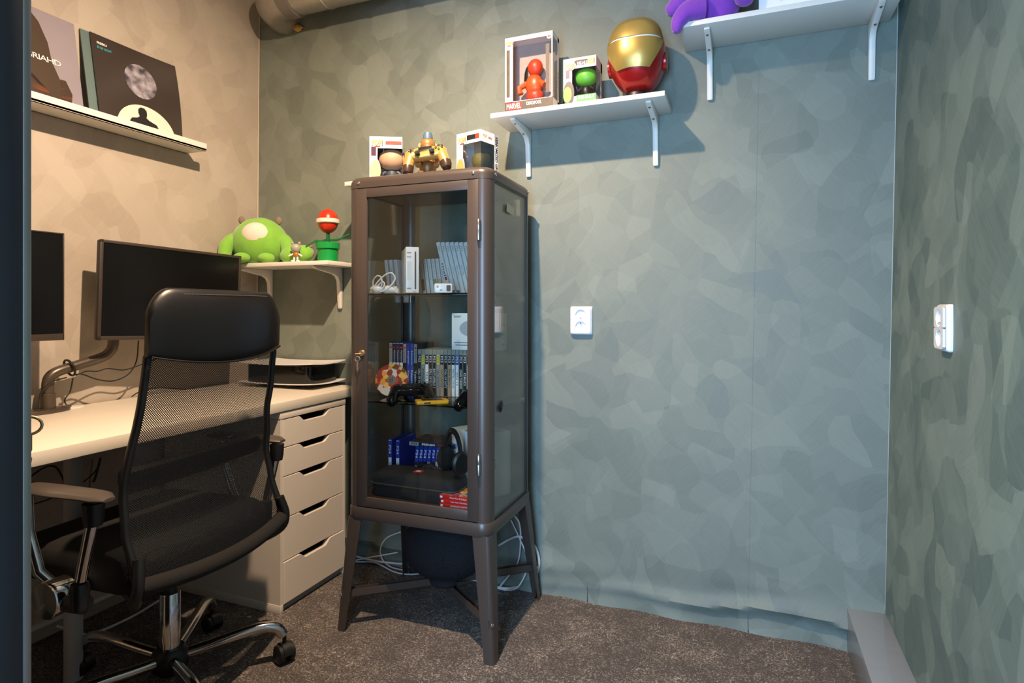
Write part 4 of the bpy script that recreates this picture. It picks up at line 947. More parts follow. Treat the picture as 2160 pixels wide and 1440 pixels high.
# ================================================================== red and gold helmet (plain stand-in with one visor slit)
hm = thing('display_helmet', 'red helmet with plain gold face shield on a small dark stand', 'helmet', (-.345, 2.0, 1.7645), math.radians(0))
m_hred = mat('metallic_red', (160, 24, 26), .28, metal=.35, coat=.3); m_hgold = mat('metallic_gold_paint', (170, 146, 78), .33, metal=.55)
def shell(q):
    k = 1.0
    n_ = (abs(q.x) ** 2.5 + abs(q.y) ** 2.5 + abs(q.z) ** 2.5) ** (1 / 2.5); q = q / n_
    if q.z < 0: k = 1 - .20 * abs(q.z) ** 1.6
    return Vector((q.x * k, q.y * (k if q.y < 0 else 1), q.z))
MB().ball((0, 0, .144), (.093, .100, .120), 36, 26, warp=shell).build('shell', m_hred, hm, sharp=70)
def face_pt(a, b, off):
    th = math.radians(-74 + 148 * a); z = -.62 + 1.50 * b
    z = min(z, .93); r = math.sqrt(max(0, 1 - z * z)) if z > -1 else 0
    q = shell(Vector((math.sin(th) * r, -math.cos(th) * r, z))); n = Vector((math.sin(th), -math.cos(th) * 1.0, z * .6)).normalized()
    return Vector((q.x * .093, q.y * .100, .144 + q.z * .120)) + n * off
def face_patch(a0, a1, b0, b1, off, m, name, taper=0.0, par=None):
    fn = lambda a, b: face_pt(.5 + (a0 + (a1 - a0) * a - .5) * (1 - taper * (1 - b)), b0 + (b1 - b0) * b, off)
    g = MB().grid(fn, 24, 14); n = len(g.v); inn = MB().grid(lambda a, b: face_pt(.5 + (a0 + (a1 - a0) * a - .5) * (1 - taper * (1 - b)), b0 + (b1 - b0) * b, -.004), 24, 14)
    g.f = list(g.f) + [tuple(i + n for i in reversed(q)) for q in inn.f]; g.v += inn.v
    W, H = 25, 15
    rim = [i for i in range(W)] + [j * W + W - 1 for j in range(1, H)] + [(H - 1) * W + i for i in range(W - 2, -1, -1)] + [j * W for j in range(H - 2, 0, -1)]
    for k in range(len(rim)): p, q = rim[k], rim[(k + 1) % len(rim)]; g.f.append((p, q, q + n, p + n))
    return g.build(name, m, par or hm, sharp=50)
face_patch(.05, .95, .60, 1.0, .004, m_hgold, 'brow_plate')
face_patch(.05, .95, .10, .565, .005, m_hgold, 'face_plate', .45)
face_patch(.09, .91, .562, .604, .001, mat('pale_visor', (214, 222, 226), .15), 'visor_strip')
MB().lathe([(.030, -.003), (.030, .010), (.022, .012)], 24, M=Matrix.Translation((.086, .01, .125)) @ Matrix.Rotation(PI / 2, 4, 'Y')).build('ear_disc', m_hred, hm)
MB().lathe([(.030, -.003), (.030, .010), (.022, .012)], 24, M=Matrix.Translation((-.086, .01, .125)) @ Matrix.Rotation(-PI / 2, 4, 'Y')).build('ear_disc', m_hred, hm)
MB().box((-.022, -.075, .236), (.022, .0, .262), .006).build('crest_panel', m_hred, hm) if False else None
MB().lathe([(.06, 0), (.06, .008), (.04, .014), (.036, .032)], 28, sy=.8).build('stand', m_black, hm)
MB().lathe([(.037, .016), (.038, .022), (.036, .028)], 28, sy=.8).build('stand_collar', m_steel, hm)
# ================================================================== plush toys on the low shelf
m_plush = mat('lime_green_plush', (126, 184, 62), .9, var=.16, scale=35, bump=.6, bscale=500, sheen=.4)
m_ear = mat('grey_brown_felt', (132, 116, 100), .9, var=.1)
ZS = 1.265
gp = thing('green_plush', 'big round lime green plush with a cream patch on the low shelf', 'plush', (-1.985, 2.005, ZS), math.radians(28))
def plump(q): return Vector((q.x * (1 + .08 * (-q.z)), q.y, q.z * (1 - .05 * q.z))) * (1 + .012 * math.sin(9 * q.x + 7 * q.z))
MB().ball((0, 0, .103), (.118, .092, .106), 32, 22, warp=plump).build('body', m_plush, gp, sharp=80)
for s in (-1, 1):
    MB().ball((s * .078, .0, .192), (.014, .010, .018), 12, 8).build('ear', m_ear, gp)
    MB().tube(smooth_path([(s * .095, -.01, .12), (s * .125, -.04, .08), (s * .130, -.055, .035), (s * .122, -.06, .012)], 4), [.022, .026, .028, .029, .029, .029, .028, .027, .026, .026, .025, .022, .014], 12).build('arm', m_plush, gp)
    MB().ball((s * .05, -.085, .022), (.034, .03, .022), 14, 10).build('foot', m_plush, gp)
MB().ball((0, -.058, .122), (.063, .038, .054), 24, 14).build('patch', m_cream, gp)
def gp_inv(p): return (Matrix.Translation((-1.985, 2.005, ZS)) @ Matrix.Rotation(math.radians(28), 4, 'Z')).inverted() @ Vector(p)
g2 = thing('green_plush', 'small lime green plush slumped behind the little grey figurine', 'plush', (-1.792, 2.02, ZS), math.radians(20))
MB().ball((-.02, 0, .036), (.055, .045, .037), 24, 16, warp=plump).ball((.03, -.01, .042), (.042, .04, .036), 20, 14).build('body', m_plush, g2, sharp=80)
for x, z in ((.058, .072), (.066, .04), (.01, .078)): MB().ball((x, -.01, z), (.010, .008, .009), 10, 8).build('felt_stub', m_ear, g2)
MB().tube(smooth_path([gp_inv(p) for p in ((-2.03, 1.945, 1.285), (-2.03, 1.905, 1.275), (-2.032, 1.895, 1.22), (-2.034, 1.895, 1.155))], 4), [.02, .021, .021, .021, .021, .02, .02, .02, .021, .023, .023, .02, .012], 12).build('leg', m_plush, gp)
# grey figurine
fg = thing('figurine', 'tiny grey-headed figurine with brown shirt standing before the green plush', 'figurine', PY(624, 550, 1.955).to_tuple()[:2] + (ZS,), math.radians(28))
m_fgrey = mat('pale_grey_vinyl', (160, 158, 146), .4)
fh = MB().ball((0, 0, .058), (.020, .018, .0185), 18, 12).build('head', m_fgrey, fg)
MB().ball((-.014, 0, .079), (.0055, .004, .006), 8, 6).ball((.014, 0, .079), (.0055, .004, .006), 8, 6).build('ear', m_fgrey, fh)
MB().ball((0, 0, .031), (.012, .010, .013), 14, 10).build('shirt', mat('amber_brown', (164, 104, 34), .4), fg)
MB().tube([(-.010, 0, .034), (-.022, -.004, .027), (-.027, -.004, .024)], .0032, 8).tube([(.010, 0, .034), (.022, -.004, .027), (.027, -.004, .024)], .0032, 8).tube([(-.006, 0, .022), (-.007, 0, .005)], .004, 8).tube([(.006, 0, .022), (.007, 0, .005)], .004, 8).ball((-.010, -.005, .004), (.009, .009, .0042), 10, 8).ball((.010, -.005, .004), (.009, .009, .0042), 10, 8).build('limbs', m_whitepl, fg)
# potted red flower (plain stand-in)
FX = PY(690, 547, 1.98); pf = thing('potted_flower', 'toy red ball flower with cream band in a green pot on the low shelf', 'toy plant', (FX.x, 1.985, ZS), math.radians(25))
m_tgreen = mat('bright_green_plastic', (24, 148, 66), .3); m_dgreen = mat('dark_green_plastic', (12, 96, 50), .32)
MB().lathe([(.0405, 0), (.0415, .052), (.044, .054)], 28).lathe([(.0475, .052), (.0480, .076), (.043, .0775), (.040, .066), (.002, .064)], 28).build('pot', m_tgreen, pf)
MB().tube([(0, 0, .06), (0, 0, .125)], .0075, 12).build('stem', m_dgreen, pf)
for s in (-1, 1):
    MB().loft([[(s * x, -.004 + w * math.cos(t) * 1.0, z + .0045 * math.sin(t) + w * .35 * math.cos(t)) for t in [2 * PI * q / 10 for q in range(10)]] for x, z, w in ((.008, .088, .005), (.03, .082 + (.006 if s > 0 else 0), .008), (.05, .093 if s > 0 else .084, .012), (.072, .105 if s > 0 else .07, .009), (.088, .113 if s > 0 else .06, .003))]).build('leaf', m_dgreen, pf)
fl = MB().ball((0, 0, .166), (.0415, .0415, .050), 24, 18).build('flower_head', mat('toy_red', (206, 48, 22), .3), pf)
MB().lathe([(.0405, .155), (.0475, .158), (.0475, .172), (.0405, .175)], 26).build('cream_band', m_cream, fl)
# ================================================================== purple plush and white box on the corner shelf
pp = thing('purple_plush', 'purple plush with stubby arms sitting on the corner shelf', 'plush', (-.085, 1.985, 1.9705))
m_purple = mat('purple_plush', (128, 58, 176), .85, var=.2, scale=28, bump=.4, bscale=400, sheen=.4)
MB().ball((0, 0, .13), (.075, .065, .135), 26, 18, warp=plump).build('body', m_purple, pp, sharp=80)
MB().ball((0, 0, .27), (.070, .062, .055), 22, 16).build('head', m_purple, pp, sharp=80)
MB().tube(smooth_path([(-.05, -.03, .15), (-.095, -.05, .085), (-.135, -.06, .045), (-.150, -.062, .03)], 4), [.024, .027, .029, .031, .031, .03, .028, .026, .024, .022, .02, .016, .008], 12).build('arm', m_purple, pp)
MB().tube(smooth_path([(.055, -.04, .16), (.072, -.06, .09), (.075, -.066, .04), (.072, -.07, .016)], 4), [.024, .028, .03, .032, .033, .033, .033, .032, .03, .028, .026, .02, .012], 12).build('arm', m_purple, pp)
MB().tube(smooth_path([(-.04, -.05, .035), (-.09, -.062, .030), (-.118, -.066, -.002), (-.122, -.068, -.034)], 4), [.034, .034, .034, .033, .031, .029, .027, .025, .022, .02, .018, .016, .010], 12).build('leg', m_purple, pp)
bxw = thing('white_carton', 'white carton with a blue printed panel on the corner shelf', 'box', (.165, 1.985, 1.9705), math.radians(-6))
MB().box((-.13, -.05, 0), (.13, .05, .30), .002).build('carton', m_paper, bxw)
decal(rect(.22, .24), (.012, -.0506, .165), FRONT, mat('deep_blue_print', (40, 74, 150), .3), bxw, 'blue_panel')
text('WARNING: CHOKING HAZARD', (.0, -.0509, .028), .10, .006, FRONT, m_grey, bxw)
decal([(-.007, -.006), (.007, -.006), (0, .007)], (-.062, -.0508, .028), FRONT, m_grey, bxw, 'warning_mark')
# ================================================================== record sleeves on the ledge
def sleeve(name, label, ya, yb, lean_x, m, fn, h=.312, th=.004):
    o = thing(name, label, 'record sleeve', (-2.036, (ya + yb) / 2, 1.7085), PI / 2, 'record sleeves on the picture ledge')
    w = yb - ya                                      # local x runs along the wall, -y faces the room; leans back at the top
    def P(a, b, off=0):
        x = -w / 2 + w * a; bow = .035 * max(0, 2 * a - 1) ** 2 * (b - .15) * (1.25 - b)
        return (x, lean_x[0] * b - bow * lean_x[1] - off, h * b)
    g = MB().grid(lambda a, b: P(a, b, .0), 14, 14); n = len(g.v); g2_ = MB().grid(lambda a, b: P(a, b, -th), 14, 14)
    g.f = list(g.f) + [tuple(i + n for i in reversed(q)) for q in g2_.f]; g.v += g2_.v; W = 15
    rim = list(range(W)) + [j * W + W - 1 for j in range(1, W)] + [(W - 1) * W + i for i in range(W - 2, -1, -1)] + [j * W for j in range(W - 2, 0, -1)]
    for k in range(len(rim)): p, q = rim[k], rim[(k + 1) % len(rim)]; g.f.append((p, q, q + n, p + n))
    g.build('card', m, o)
    def put(poly, mt, nm, off):
        bm = bmesh.new(); bm.faces.new([bm.verts.new((x, y, 0)) for x, y in poly])
        bmesh.ops.triangulate(bm, faces=list(bm.faces)); bmesh.ops.subdivide_edges(bm, edges=list(bm.edges), cuts=3, use_grid_fill=True)
        for v_ in bm.verts: v_.co = P(v_.co.x / w + .5, v_.co.y / h, off)
        me = bpy.data.meshes.new(nm); bm.to_mesh(me); bm.free(); me.materials.append(mt)
        q = bpy.data.objects.new(nm, me); COL.objects.link(q); q.parent = o
    def write(s, cx, cy, ww, hh, mt, **kw):
        vs, fs = text_mesh(s, kw.get('bold', 0), 0, kw.get('spacing', 1.0))
        me = bpy.data.meshes.new('lettering'); me.from_pydata([P((cx + x * ww) / w + .5, (cy + y * hh) / h, .0012) for x, y in vs], [], fs); me.materials.append(mt)
        q = bpy.data.objects.new('lettering', me); COL.objects.link(q); q.parent = o
    fn(put, write, w, h)
    return o
m_cover = mat('dark_brown_cover', (58, 50, 46), .22, var=.15, scale=6)
def moon_cover(put, write, w, h):
    write('FRESKU', -w / 2 + .036, h - .030, .034, .0085, m_paper, bold=.03)
    write('IN DE LUCHT', -w / 2 + .043, h - .046, .05, .0085, mat('cyan_ink', (60, 170, 180), .4), bold=.03)
    put(ell(.061, .063, .008, .195), m_moon, 'moon_disc', .0008)
    put(ell(.115, .105, .012, .0, 28, 0, PI) , m_cream, 'pale_arch', .0008)
    put([(-.058, .004), (-.056, .03), (-.045, .046), (-.022, .053), (-.014, .06), (-.018, .072), (-.016, .086), (-.006, .095), (.008, .095), (.016, .086), (.016, .072), (.012, .06), (.022, .053), (.050, .044), (.064, .02), (.068, .004)], m_ink, 'bust_silhouette', .0016)
sleeve('record_sleeve', 'dark record sleeve with a printed moon and cyan lettering on the ledge', 1.350, 1.668, (.056, 1.0), m_cover, moon_cover)
sleeve('record_sleeve', 'teal grey record sleeve peeping out behind the moon cover', 1.322, 1.632, (.054, 0), mat('teal_grey_cover', (92, 112, 112), .5), lambda *a: None).location.x = -2.045
def amber_cover(put, write, w, h):
    put([(-w / 2, 0), (.105, 0), (.112, .04), (.090, .10), (.072, .15), (.066, .21), (.045, .27), (.01, h), (-w / 2, h)], mat('umber_print', (66, 52, 40), .35, var=.12, scale=9), 'dark_field', .0006)
    put([(-w / 2, 0), (.075, 0), (.05, .05), (-.02, .085), (-.03, .13), (-.06, .11), (-w / 2, .12)], m_flame, 'amber_streaks', .0010)
    put([(.085, 0), (.118, .02), (.124, .06), (.108, .10), (.092, .10), (.09, .05)], m_flame, 'amber_streaks', .0011)
    write('GRIAHD', .047, .152, .104, .018, m_paper, spacing=.85)
sleeve('record_sleeve', 'record sleeve with amber streaks and white lettering by the door leaf', .985, 1.297, (.054, 0), mat('lavender_grey_cover', (140, 132, 142), .35, var=.2, scale=4), amber_cover)
# ================================================================== contents of the cabinet
def Xat(u, Y): return PY(u, HOR, Y).x
S1, S2, S3 = 1.1232, .7572, .4378                                   # shelf surfaces
def case(name, label, group, x, y, z, w, d, h, body, spine=None, bands=(), words=(), tilt=0.0, rz=0.0, clear_top=0.0, inset=.0012):
    """upright game case, spine towards -Y, base corner pivot; bands: (z0,z1,mat) fractions; words: (string,zc,len,height,mat)"""
    mb_ = MB().box((0, 0, 0), (w - .0004, d, h), .0008, 1)
    o = mb_.build(name, body); o.location = (x, y, z); o.rotation_euler = (0, tilt, rz)
    tag(o, label, 'game case', group)
    ht = h * (1 - clear_top)
    if spine: decal(rect(w - 2 * inset, ht - .003), (w / 2, -.0003, ht / 2), FRONT, spine, o, 'spine')
    for z0, z1, m in bands: decal(rect(w - 2 * inset, (z1 - z0) * h), (w / 2, -.0005, (z0 + z1) / 2 * h), FRONT, m, o, 'spine_band')
    for s, zc, L, hh, m in words: text(s, (w / 2, -.0008, zc * h), L, hh, FRONT_DOWN, m, o)
    return o
m_casew = mat('white_game_case', (206, 204, 200), .35, var=.03); m_cased = mat('dark_game_case', (38, 38, 42), .35); m_caseclear = mat('clear_grey_case', (150, 148, 142), .25)
m_caseb = mat('blue_game_case', (34, 48, 140), .3); m_lblue = mat('mid_blue_print', (40, 92, 170), .4); m_yel = mat('yellow_band', (206, 196, 84), .4)
m_brownp = mat('brown_print', (150, 96, 44), .5); m_olive = mat('olive_print', (140, 134, 70), .5); m_tanp = mat('tan_print', (190, 150, 110), .5)
# --- top shelf: white upright console
wc = thing('white_console', 'slim white game console standing upright on the top glass shelf', 'console', PY(870, 619, 1.735).to_tuple()[:2] + (S1,), math.radians(37))
MB().box((-.022, 0, .002), (.022, .17, .157), .002).build('casing', m_whitepl, wc)
MB().prism(rrect(.0075, .0125, .014, .142, .0024), -.0006, .002, 'Y').build('disc_slot', mat('slot_dark', (56, 48, 44), .5), wc)
MB().box((-.018, -.0006, .136), (-.004, .001, .139)).box((-.018, -.0006, .122), (-.004, .001, .1245)).box((-.018, -.0006, .015), (-.004, .001, .019)).build('button', mat('button_grey', (150, 146, 140), .4), wc)
MB().prism(rrect(-.018, -.003, .045, .108, .002), -.0004, .001, 'Y').build('flap', mat('flap_white', (222, 220, 216), .35), wc)
text('Wii', (.006, -.0009, .006), .013, .006, FRONT, m_grey, wc)
# slim handheld game cases, leaning
gd = 'slim white handheld game cases on the top glass shelf'
lbl = 'slim white handheld game case with grey lettering leaning in the row on the top shelf'
def ds(u, Y, tilt, extra=None, body=m_casew):
    x = Xat(u, Y)
    bands = [] if not extra else [(.10, .42, extra)]
    case('handheld_game_case', lbl if not extra else {'brown_print': 'slim white handheld game case with a brown spine panel', 'olive_print': 'slim white handheld game case with an olive spine panel', 'tan_print': 'slim white handheld game case with a tan spine panel'}[extra.name],
         gd, x, Y, S1, .0125, .125, .126, body, None, bands, [('NINTENDO DS', .68, .068, .0042, m_grey)] + ([] if extra else [('GAME', .25, .03, .005, m_grey)]) if False else [('NINTENDO DS', .68, .070, .0045, m_grey)], tilt=tilt)
for i, u in enumerate((818, 828, 838)): ds(u, 1.84, math.radians(-7))
ex = [None, m_brownp, None, None, m_olive, m_tanp, None]
for i in range(7): ds(884 + 8.6 * i, 1.85, math.radians(-8), ex[i] if i < len(ex) else None)
# taller white cases leaning
gw = 'tall white leaning game cases on the top glass shelf'
ww = [('MALL', m_ink), ('PARTY', m_grey), ('FIT', m_grey), ('SPORTS', m_red), ('PLAY', m_grey), ('RESORT', m_grey), ('MUSIC', m_grey), ('RACE', m_grey), ('DANCE', m_grey)]
x0_ = Xat(943, 1.83)
titles = {0: 'mall.', 3: 'party'}
for i in range(10):
    words = [('Wii', .88, .020, .0075, m_grey)]
    if i == 0: words.append(('mall.', .42, .06, .0085, m_ink))
    elif i == 1: words.append(('Wii Play', .42, .03, .005, m_grey))
    elif i == 2: words.append(('Wii Sports', .42, .035, .005, m_grey))
    elif i == 9: words.append(('Wii Sports', .5, .05, .006, m_grey))
    else: words.append(('Wii Fit', .45, .035, .0055, m_grey))
    lb = 'tall white game case leaning in the row beside the slim cases on the top shelf'
    if i == 0: lb = 'tall white leaning game case with bold dark lettering and a red dot'
    c_ = case('tall_game_case', lb, gw, x0_ + .0148 * i, 1.835 + .006 * i, S1, .0142, .125, .186, m_casew, None, [(.0, .06, m_lblue)] if i in (1, 2, 8) else [], words, tilt=math.radians(-14.5))
    if i == 0: decal(ell(.0045, .0045), (.0071, -.0009, .052), FRONT, m_red, c_, 'red_dot')
# tangled white controller with cord
nc = thing('corded_controller', 'white corded game controller heaped by the white console', 'controller', PY(806, 618, 1.76).to_tuple()[:2] + (S1,))
MB().ball((-.022, 0, .016), (.026, .02, .016), 16, 10).ball((.02, .006, .015), (.022, .018, .015), 16, 10).tube([(.02, .006, .016), (.05, .0, .012), (.062, -.004, .012)], [.014, .011, .009], 10).lathe([(.008, .02), (.004, .024), (.004, .032), (.008, .034), (.007, .037)], 12, c=(.055, -.002, -.012)).build('grip_body', m_whitepl, nc)
MB().tube(smooth_path([(-.04, .01, .012), (-.046, .012, .045), (-.03, .012, .064), (-.008, .006, .058), (-.002, 0, .03), (-.02, -.01, .010), (-.034, -.014, .008), (-.01, -.014, .04), (.018, -.008, .066), (.04, .0, .072), (.050, .004, .05), (.03, -.012, .018), (.006, -.018, .008), (.02, -.016, .03), (.008, -.01, .042), (-.02, -.012, .02), (-.04, -.014, .006)], 5), .0026, 7).build('cord', m_whitepl, nc)
# small white remote lying on the shelf
rm = thing('small_remote', 'small white remote with a brown window lying before the white cases', 'remote', PY(935, 618, 1.735).to_tuple()[:2] + (S1,), math.radians(30))
MB().box((-.03, -.012, 0), (.03, .03, .032), .005).build('casing', m_whitepl, rm)
MB().prism(rrect(.010, .024, .006, .026, .003), -.0126, -.011, 'Y').build('window', mat('brown_window', (90, 70, 60), .3), rm)
MB().box((-.022, -.013, .018), (-.016, -.0115, .024), .001).box((-.012, -.013, .008), (-.004, -.0115, .012), .001).build('button', mat('button_grey', (150, 146, 140), .4), rm)
# --- middle shelf: row of dark and blue cases
g2n = 'dark banded game cases on the middle glass shelf'
x = Xat(821, 1.865); 
m_silver = mat('silver_band', (150, 150, 150), .35); m_bluep = mat('violet_blue_print', (58, 64, 150), .35)
row = [(m_paper, m_silver, 'Spider', 'pale'), (m_paper, m_ink, 'Buzz', 'white'), (m_paper, m_ink, 'Disney', 'white'), (m_paper, m_ink, 'Sonic', 'white'), (m_ink, m_silver, 'Harry', 'black'), (m_bluep, m_bluep, 'SingStar', 'violet-blue'), (m_lblue, m_lblue, 'Nemo', 'mid-blue'), (m_ink, m_silver, 'Tekken', 'black')]
for i, (sp, bd, w_, cn) in enumerate(row):
    lab = {'white': 'game case with black top band and white spine beside the patterned disc', 'pale': 'game case with silver top band and pale spine at the end of the row', 'black': 'game case with silver top band and black spine in the taller group', 'violet-blue': 'game case with violet-blue spine in the taller group', 'mid-blue': 'game case with mid-blue spine in the taller group'}[cn]
    c_ = case('game_case', lab, g2n, x, 1.865, S2, .0146, .125, .189, m_cased if i not in (1, 2, 3, 5) else m_caseb, sp, [(.62, .985, bd)], [('PlayStation 2' if cn not in ('violet-blue', 'mid-blue') else w_, .72, .05, .006, m_paper if bd is not m_silver else m_ink), (w_, .32, .06, .007, m_ink if sp is m_paper else m_paper)])
    if cn in ('white', 'pale', 'black'): decal(rect(.007, .007), (.0073, -.0009, .172), FRONT, m_red, c_, 'red_mark')
    x += .0149
pst = [('CALL OF DUTY', m_ink, m_ink), ('BORDERLANDS', m_caseclear, m_yel), ('FIFA 15', m_paper, m_ink), ('CALL OF DUTY', m_ink, m_ink), ('BATTLEFIELD 3', m_ink, m_ink), ('CALL OF DUTY', m_caseclear, m_yel), ('UNCHARTED', m_tanp, m_ink), ('CALL OF DUTY', m_ink, m_ink), ('FINAL FANTASY', m_tanp, m_ink), ('METAL GEAR', m_paper, m_ink), ('FIFA 13', m_paper, m_lblue), ('GRAN TURISMO', m_ink, m_ink), ('GRID', m_ink, m_ink), ('FIFA 14', m_paper, m_ink), ('SKATE', m_tanp, m_ink)]
for i, (w_, sp, bd) in enumerate(pst):
    cn = {'black_ink': 'black', 'clear_grey_case': 'grey', 'white_card': 'white', 'tan_print': 'tan'}[sp.name]
    lab = 'shorter clear-topped game case with %s spine%s on the middle shelf' % (cn, ' and yellow band' if bd is m_yel else '')
    c_ = case('game_case', lab, g2n, x, 1.868 + .002 * i, S2, .0140, .13, .168, m_caseclear, sp, [(.68, .885, bd)], [('PS3', .79, .022, .0085, m_paper if bd is not m_yel else m_olive), (w_, .38, .068 if len(w_) > 7 else .045, .0075, m_paper if sp is m_ink else m_ink)], clear_top=.11)
    x += .0142
fif = [('Go Sonic 2', m_paper, 'white'), ('THE LORD', m_grey, 'grey'), ('RACE DRIVER', m_brownp, 'brown'), ('FIFA 11', m_paper, 'white'), ('FIFA Street 2', m_paper, 'white')]
for i, (w_, sp, cn) in enumerate(fif):
    if x > -.768: break
    c_ = case('game_case', 'game case with dark top band and %s spine by the side pane, middle shelf' % cn, g2n, x, 1.905, S2, .0146, .115, .189, m_cased, sp, [(.76, .985, m_ink)], [(w_, .45, .06, .007, m_ink)])
    decal(rect(.006, .006), (.0073, -.0009, .172), FRONT, m_paper, c_, 'white_mark')
    x += .0149
# white box with picture of a handheld lying on the cases
sb = thing('white_product_box', 'white box with SONY lettering standing on the row of cases', 'box', (-.886, 1.885, S2 + .1685), math.radians(1))
MB().box((-.095, 0, 0), (.092, .06, .130), .0015).build('carton', m_paper, sb)
text('SONY', (-.072, -.0005, .118), .028, .007, FRONT, m_ink, sb, bold=.02)
decal(ell(.052, .030, 0, 0), (-.012, -.0005, .076), FRONT, mat('pale_grey_print', (178, 178, 184), .3), sb, 'handheld_print')
decal(ell(.012, .009, 0, 0), (-.022, -.0008, .068), FRONT, m_orange, sb, 'screen_print')
decal(rect(.07, .003), (-.05, -.0005, .026), FRONT, m_grey, sb, 'fine_print'); decal(rect(.05, .003), (-.055, -.0005, .017), FRONT, m_grey, sb, 'fine_print')
for z in (.088, .055, .042, .02): decal(rect(.02, .006 if z < .06 else .003), (.0925, .03, z), RIGHT, m_grey, sb, 'side_print')
# disc leaning against the cases
dc = thing('game_disc', 'printed orange and red disc leaning on the cases of the middle shelf', 'disc', (Xat(826, 1.822), 1.822, S2 + .0005), math.radians(20))
m_disc = patchwork('disc_print', [(196, 60, 34), (226, 150, 60), (150, 40, 36), (214, 196, 180), (120, 60, 40), (230, 180, 80)], 60, 1.3)
Md = Matrix.Translation((0, 0, .058)) @ Matrix.Rotation(math.radians(72), 4, 'X')
rings = [[(r * math.cos(a), r * math.sin(a), z) for a in [2 * PI * k / 40 for k in range(40)]] for r, z in ((.0085, 0), (.059, 0), (.059, .0013), (.0085, .0013), (.0085, 0))]
MB().loft(rings, Md, cap=False).build('disc', m_disc, dc)
decal(ell(.0175, .0175), (0, 0, 0), Md @ Matrix.Translation((0, 0, .0016)), mat('disc_hub_grey', (130, 116, 100), .3), dc, 'hub_ring') if False else None
MB().loft([[(r * math.cos(a), r * math.sin(a), .0016) for a in [2 * PI * k / 32 for k in range(32)]] for r in (.0085, .0165)], Md, cap=False).build('hub_ring', mat('disc_hub_grey', (150, 140, 128), .2, metal=.5), dc)
# black controllers and yellow handheld
p = PY(864, 826, 1.79)
gamepad('black game controller lying on the middle shelf before the disc', Matrix.Translation((p.x, 1.80, S2 + .029)) @ Matrix.Rotation(math.radians(32), 4, 'Z') @ Matrix.Rotation(math.radians(18), 4, 'X') @ Matrix.Scale(.92, 4), m_gloss, m_gloss)
p = PY(992, 838, 1.76)
gamepad('black game controller half hidden behind the cabinet door stile', Matrix.Translation((p.x + .03, 1.782, S2 + .027)) @ Matrix.Rotation(math.radians(10), 4, 'Z') @ Matrix.Rotation(math.radians(16), 4, 'X') @ Matrix.Scale(.9, 4), m_gloss, m_gloss)
yp = thing('yellow_handheld', 'flat yellow handheld player lying on the middle glass shelf', 'handheld', PY(911, 842, 1.735).to_tuple()[:2] + (S2,), math.radians(38))
MB().prism(rrect(-.054, .054, -.028, .028, .008), 0, .012, 'Z', bev=.003).build('casing', mat('amber_yellow_plastic', (226, 164, 30), .3), yp)
MB().prism(rrect(-.034, .034, -.018, .018, .002), .0118, .0126, 'Z').build('screen', mat('screen_brown_black', (46, 34, 26), .15), yp)
MB().box((-.03, -.0286, .003), (-.008, -.027, .008), .001).build('port', m_ink, yp)
# --- bottom: blue-topped cases
g3 = 'blue-topped game cases at the bottom of the cabinet'
m_ps = mat('royal_blue_band', (38, 60, 150), .3)
for i, (u, nm, lb) in enumerate(((818, 'THE CREW', 'blue-topped game case with white spine standing apart by the left pane'), (834, 'JUST CAUSE 3', 'blue-topped game case with white spine leaning beside the dark stack'))):
    case('game_case', lb, g3, Xat(u + 1, 1.83), 1.83, S3, .0146, .13, .160, m_caseb, m_paper, [(.60, .98, m_ps)], [('PS4', .78, .030, .009, m_paper), (nm, .34, .05, .007, m_ink)], rz=math.radians(4))
xs = Xat(868, 1.83); nm = [('DESTINY', m_ink), ('INFAMOUS', m_ink), ('KILLZONE', m_ink), ('FIFA 16', m_silver), ('CALL OF DUTY', m_ink), ('FIFA 15', m_paper), ('NEED FOR SPEED', m_paper), ('FIFA 17', m_silver), ('THE LAST OF US', m_ink), ('FIFA 18', m_silver)]
for i, (w_, sp) in enumerate(nm):
    cn = {'black_ink': 'black', 'silver_band': 'silver', 'white_card': 'white'}[sp.name]
    c_ = case('game_case', 'blue-topped game case with %s spine leaning in the bottom row' % cn, g3, xs + .0146 * i, 1.835 + .004 * i, S3, .0140, .13, .148, m_caseb, sp, [(.62, .98, m_ps)], [('PS4', .80, .028, .0085, m_paper), (w_, .33, .055, .0075, m_paper if sp is m_ink else m_ink)], tilt=math.radians(6))
ls = thing('game_case_flat', 'dark game case with silver label lying flat across the leaning row', 'game case', (xs + .085, 1.895, S3 + .1485), math.radians(4), g3)
MB().box((-.095, -.066, 0), (.085, .066, .0142), .001).build('case', m_caseb, ls)
decal(rect(.176, .0125), (-.006, -.0664, .0071), FRONT, m_ink, ls, 'spine'); decal(rect(.036, .0125), (-.076, -.0667, .0071), FRONT, m_silver, ls, 'spine_band')
text('PS5', (-.074, -.0669, .0071), .024, .008, FRONT, m_ink, ls, bold=.02)
text('SPIDER-MAN', (-.020, -.0669, .0071), .05, .007, FRONT, m_paper, ls, bold=.02); text('MILES', (.03, -.0669, .0071), .026, .006, FRONT, m_red, ls)
decal(rect(.175, .128), (-.006, 0, .01435), TOP, patchwork('dark_cover_print', [(34, 30, 30), (52, 40, 36), (40, 34, 34), (110, 40, 34), (60, 52, 48)], 30, 4.0), ls, 'cover_print')
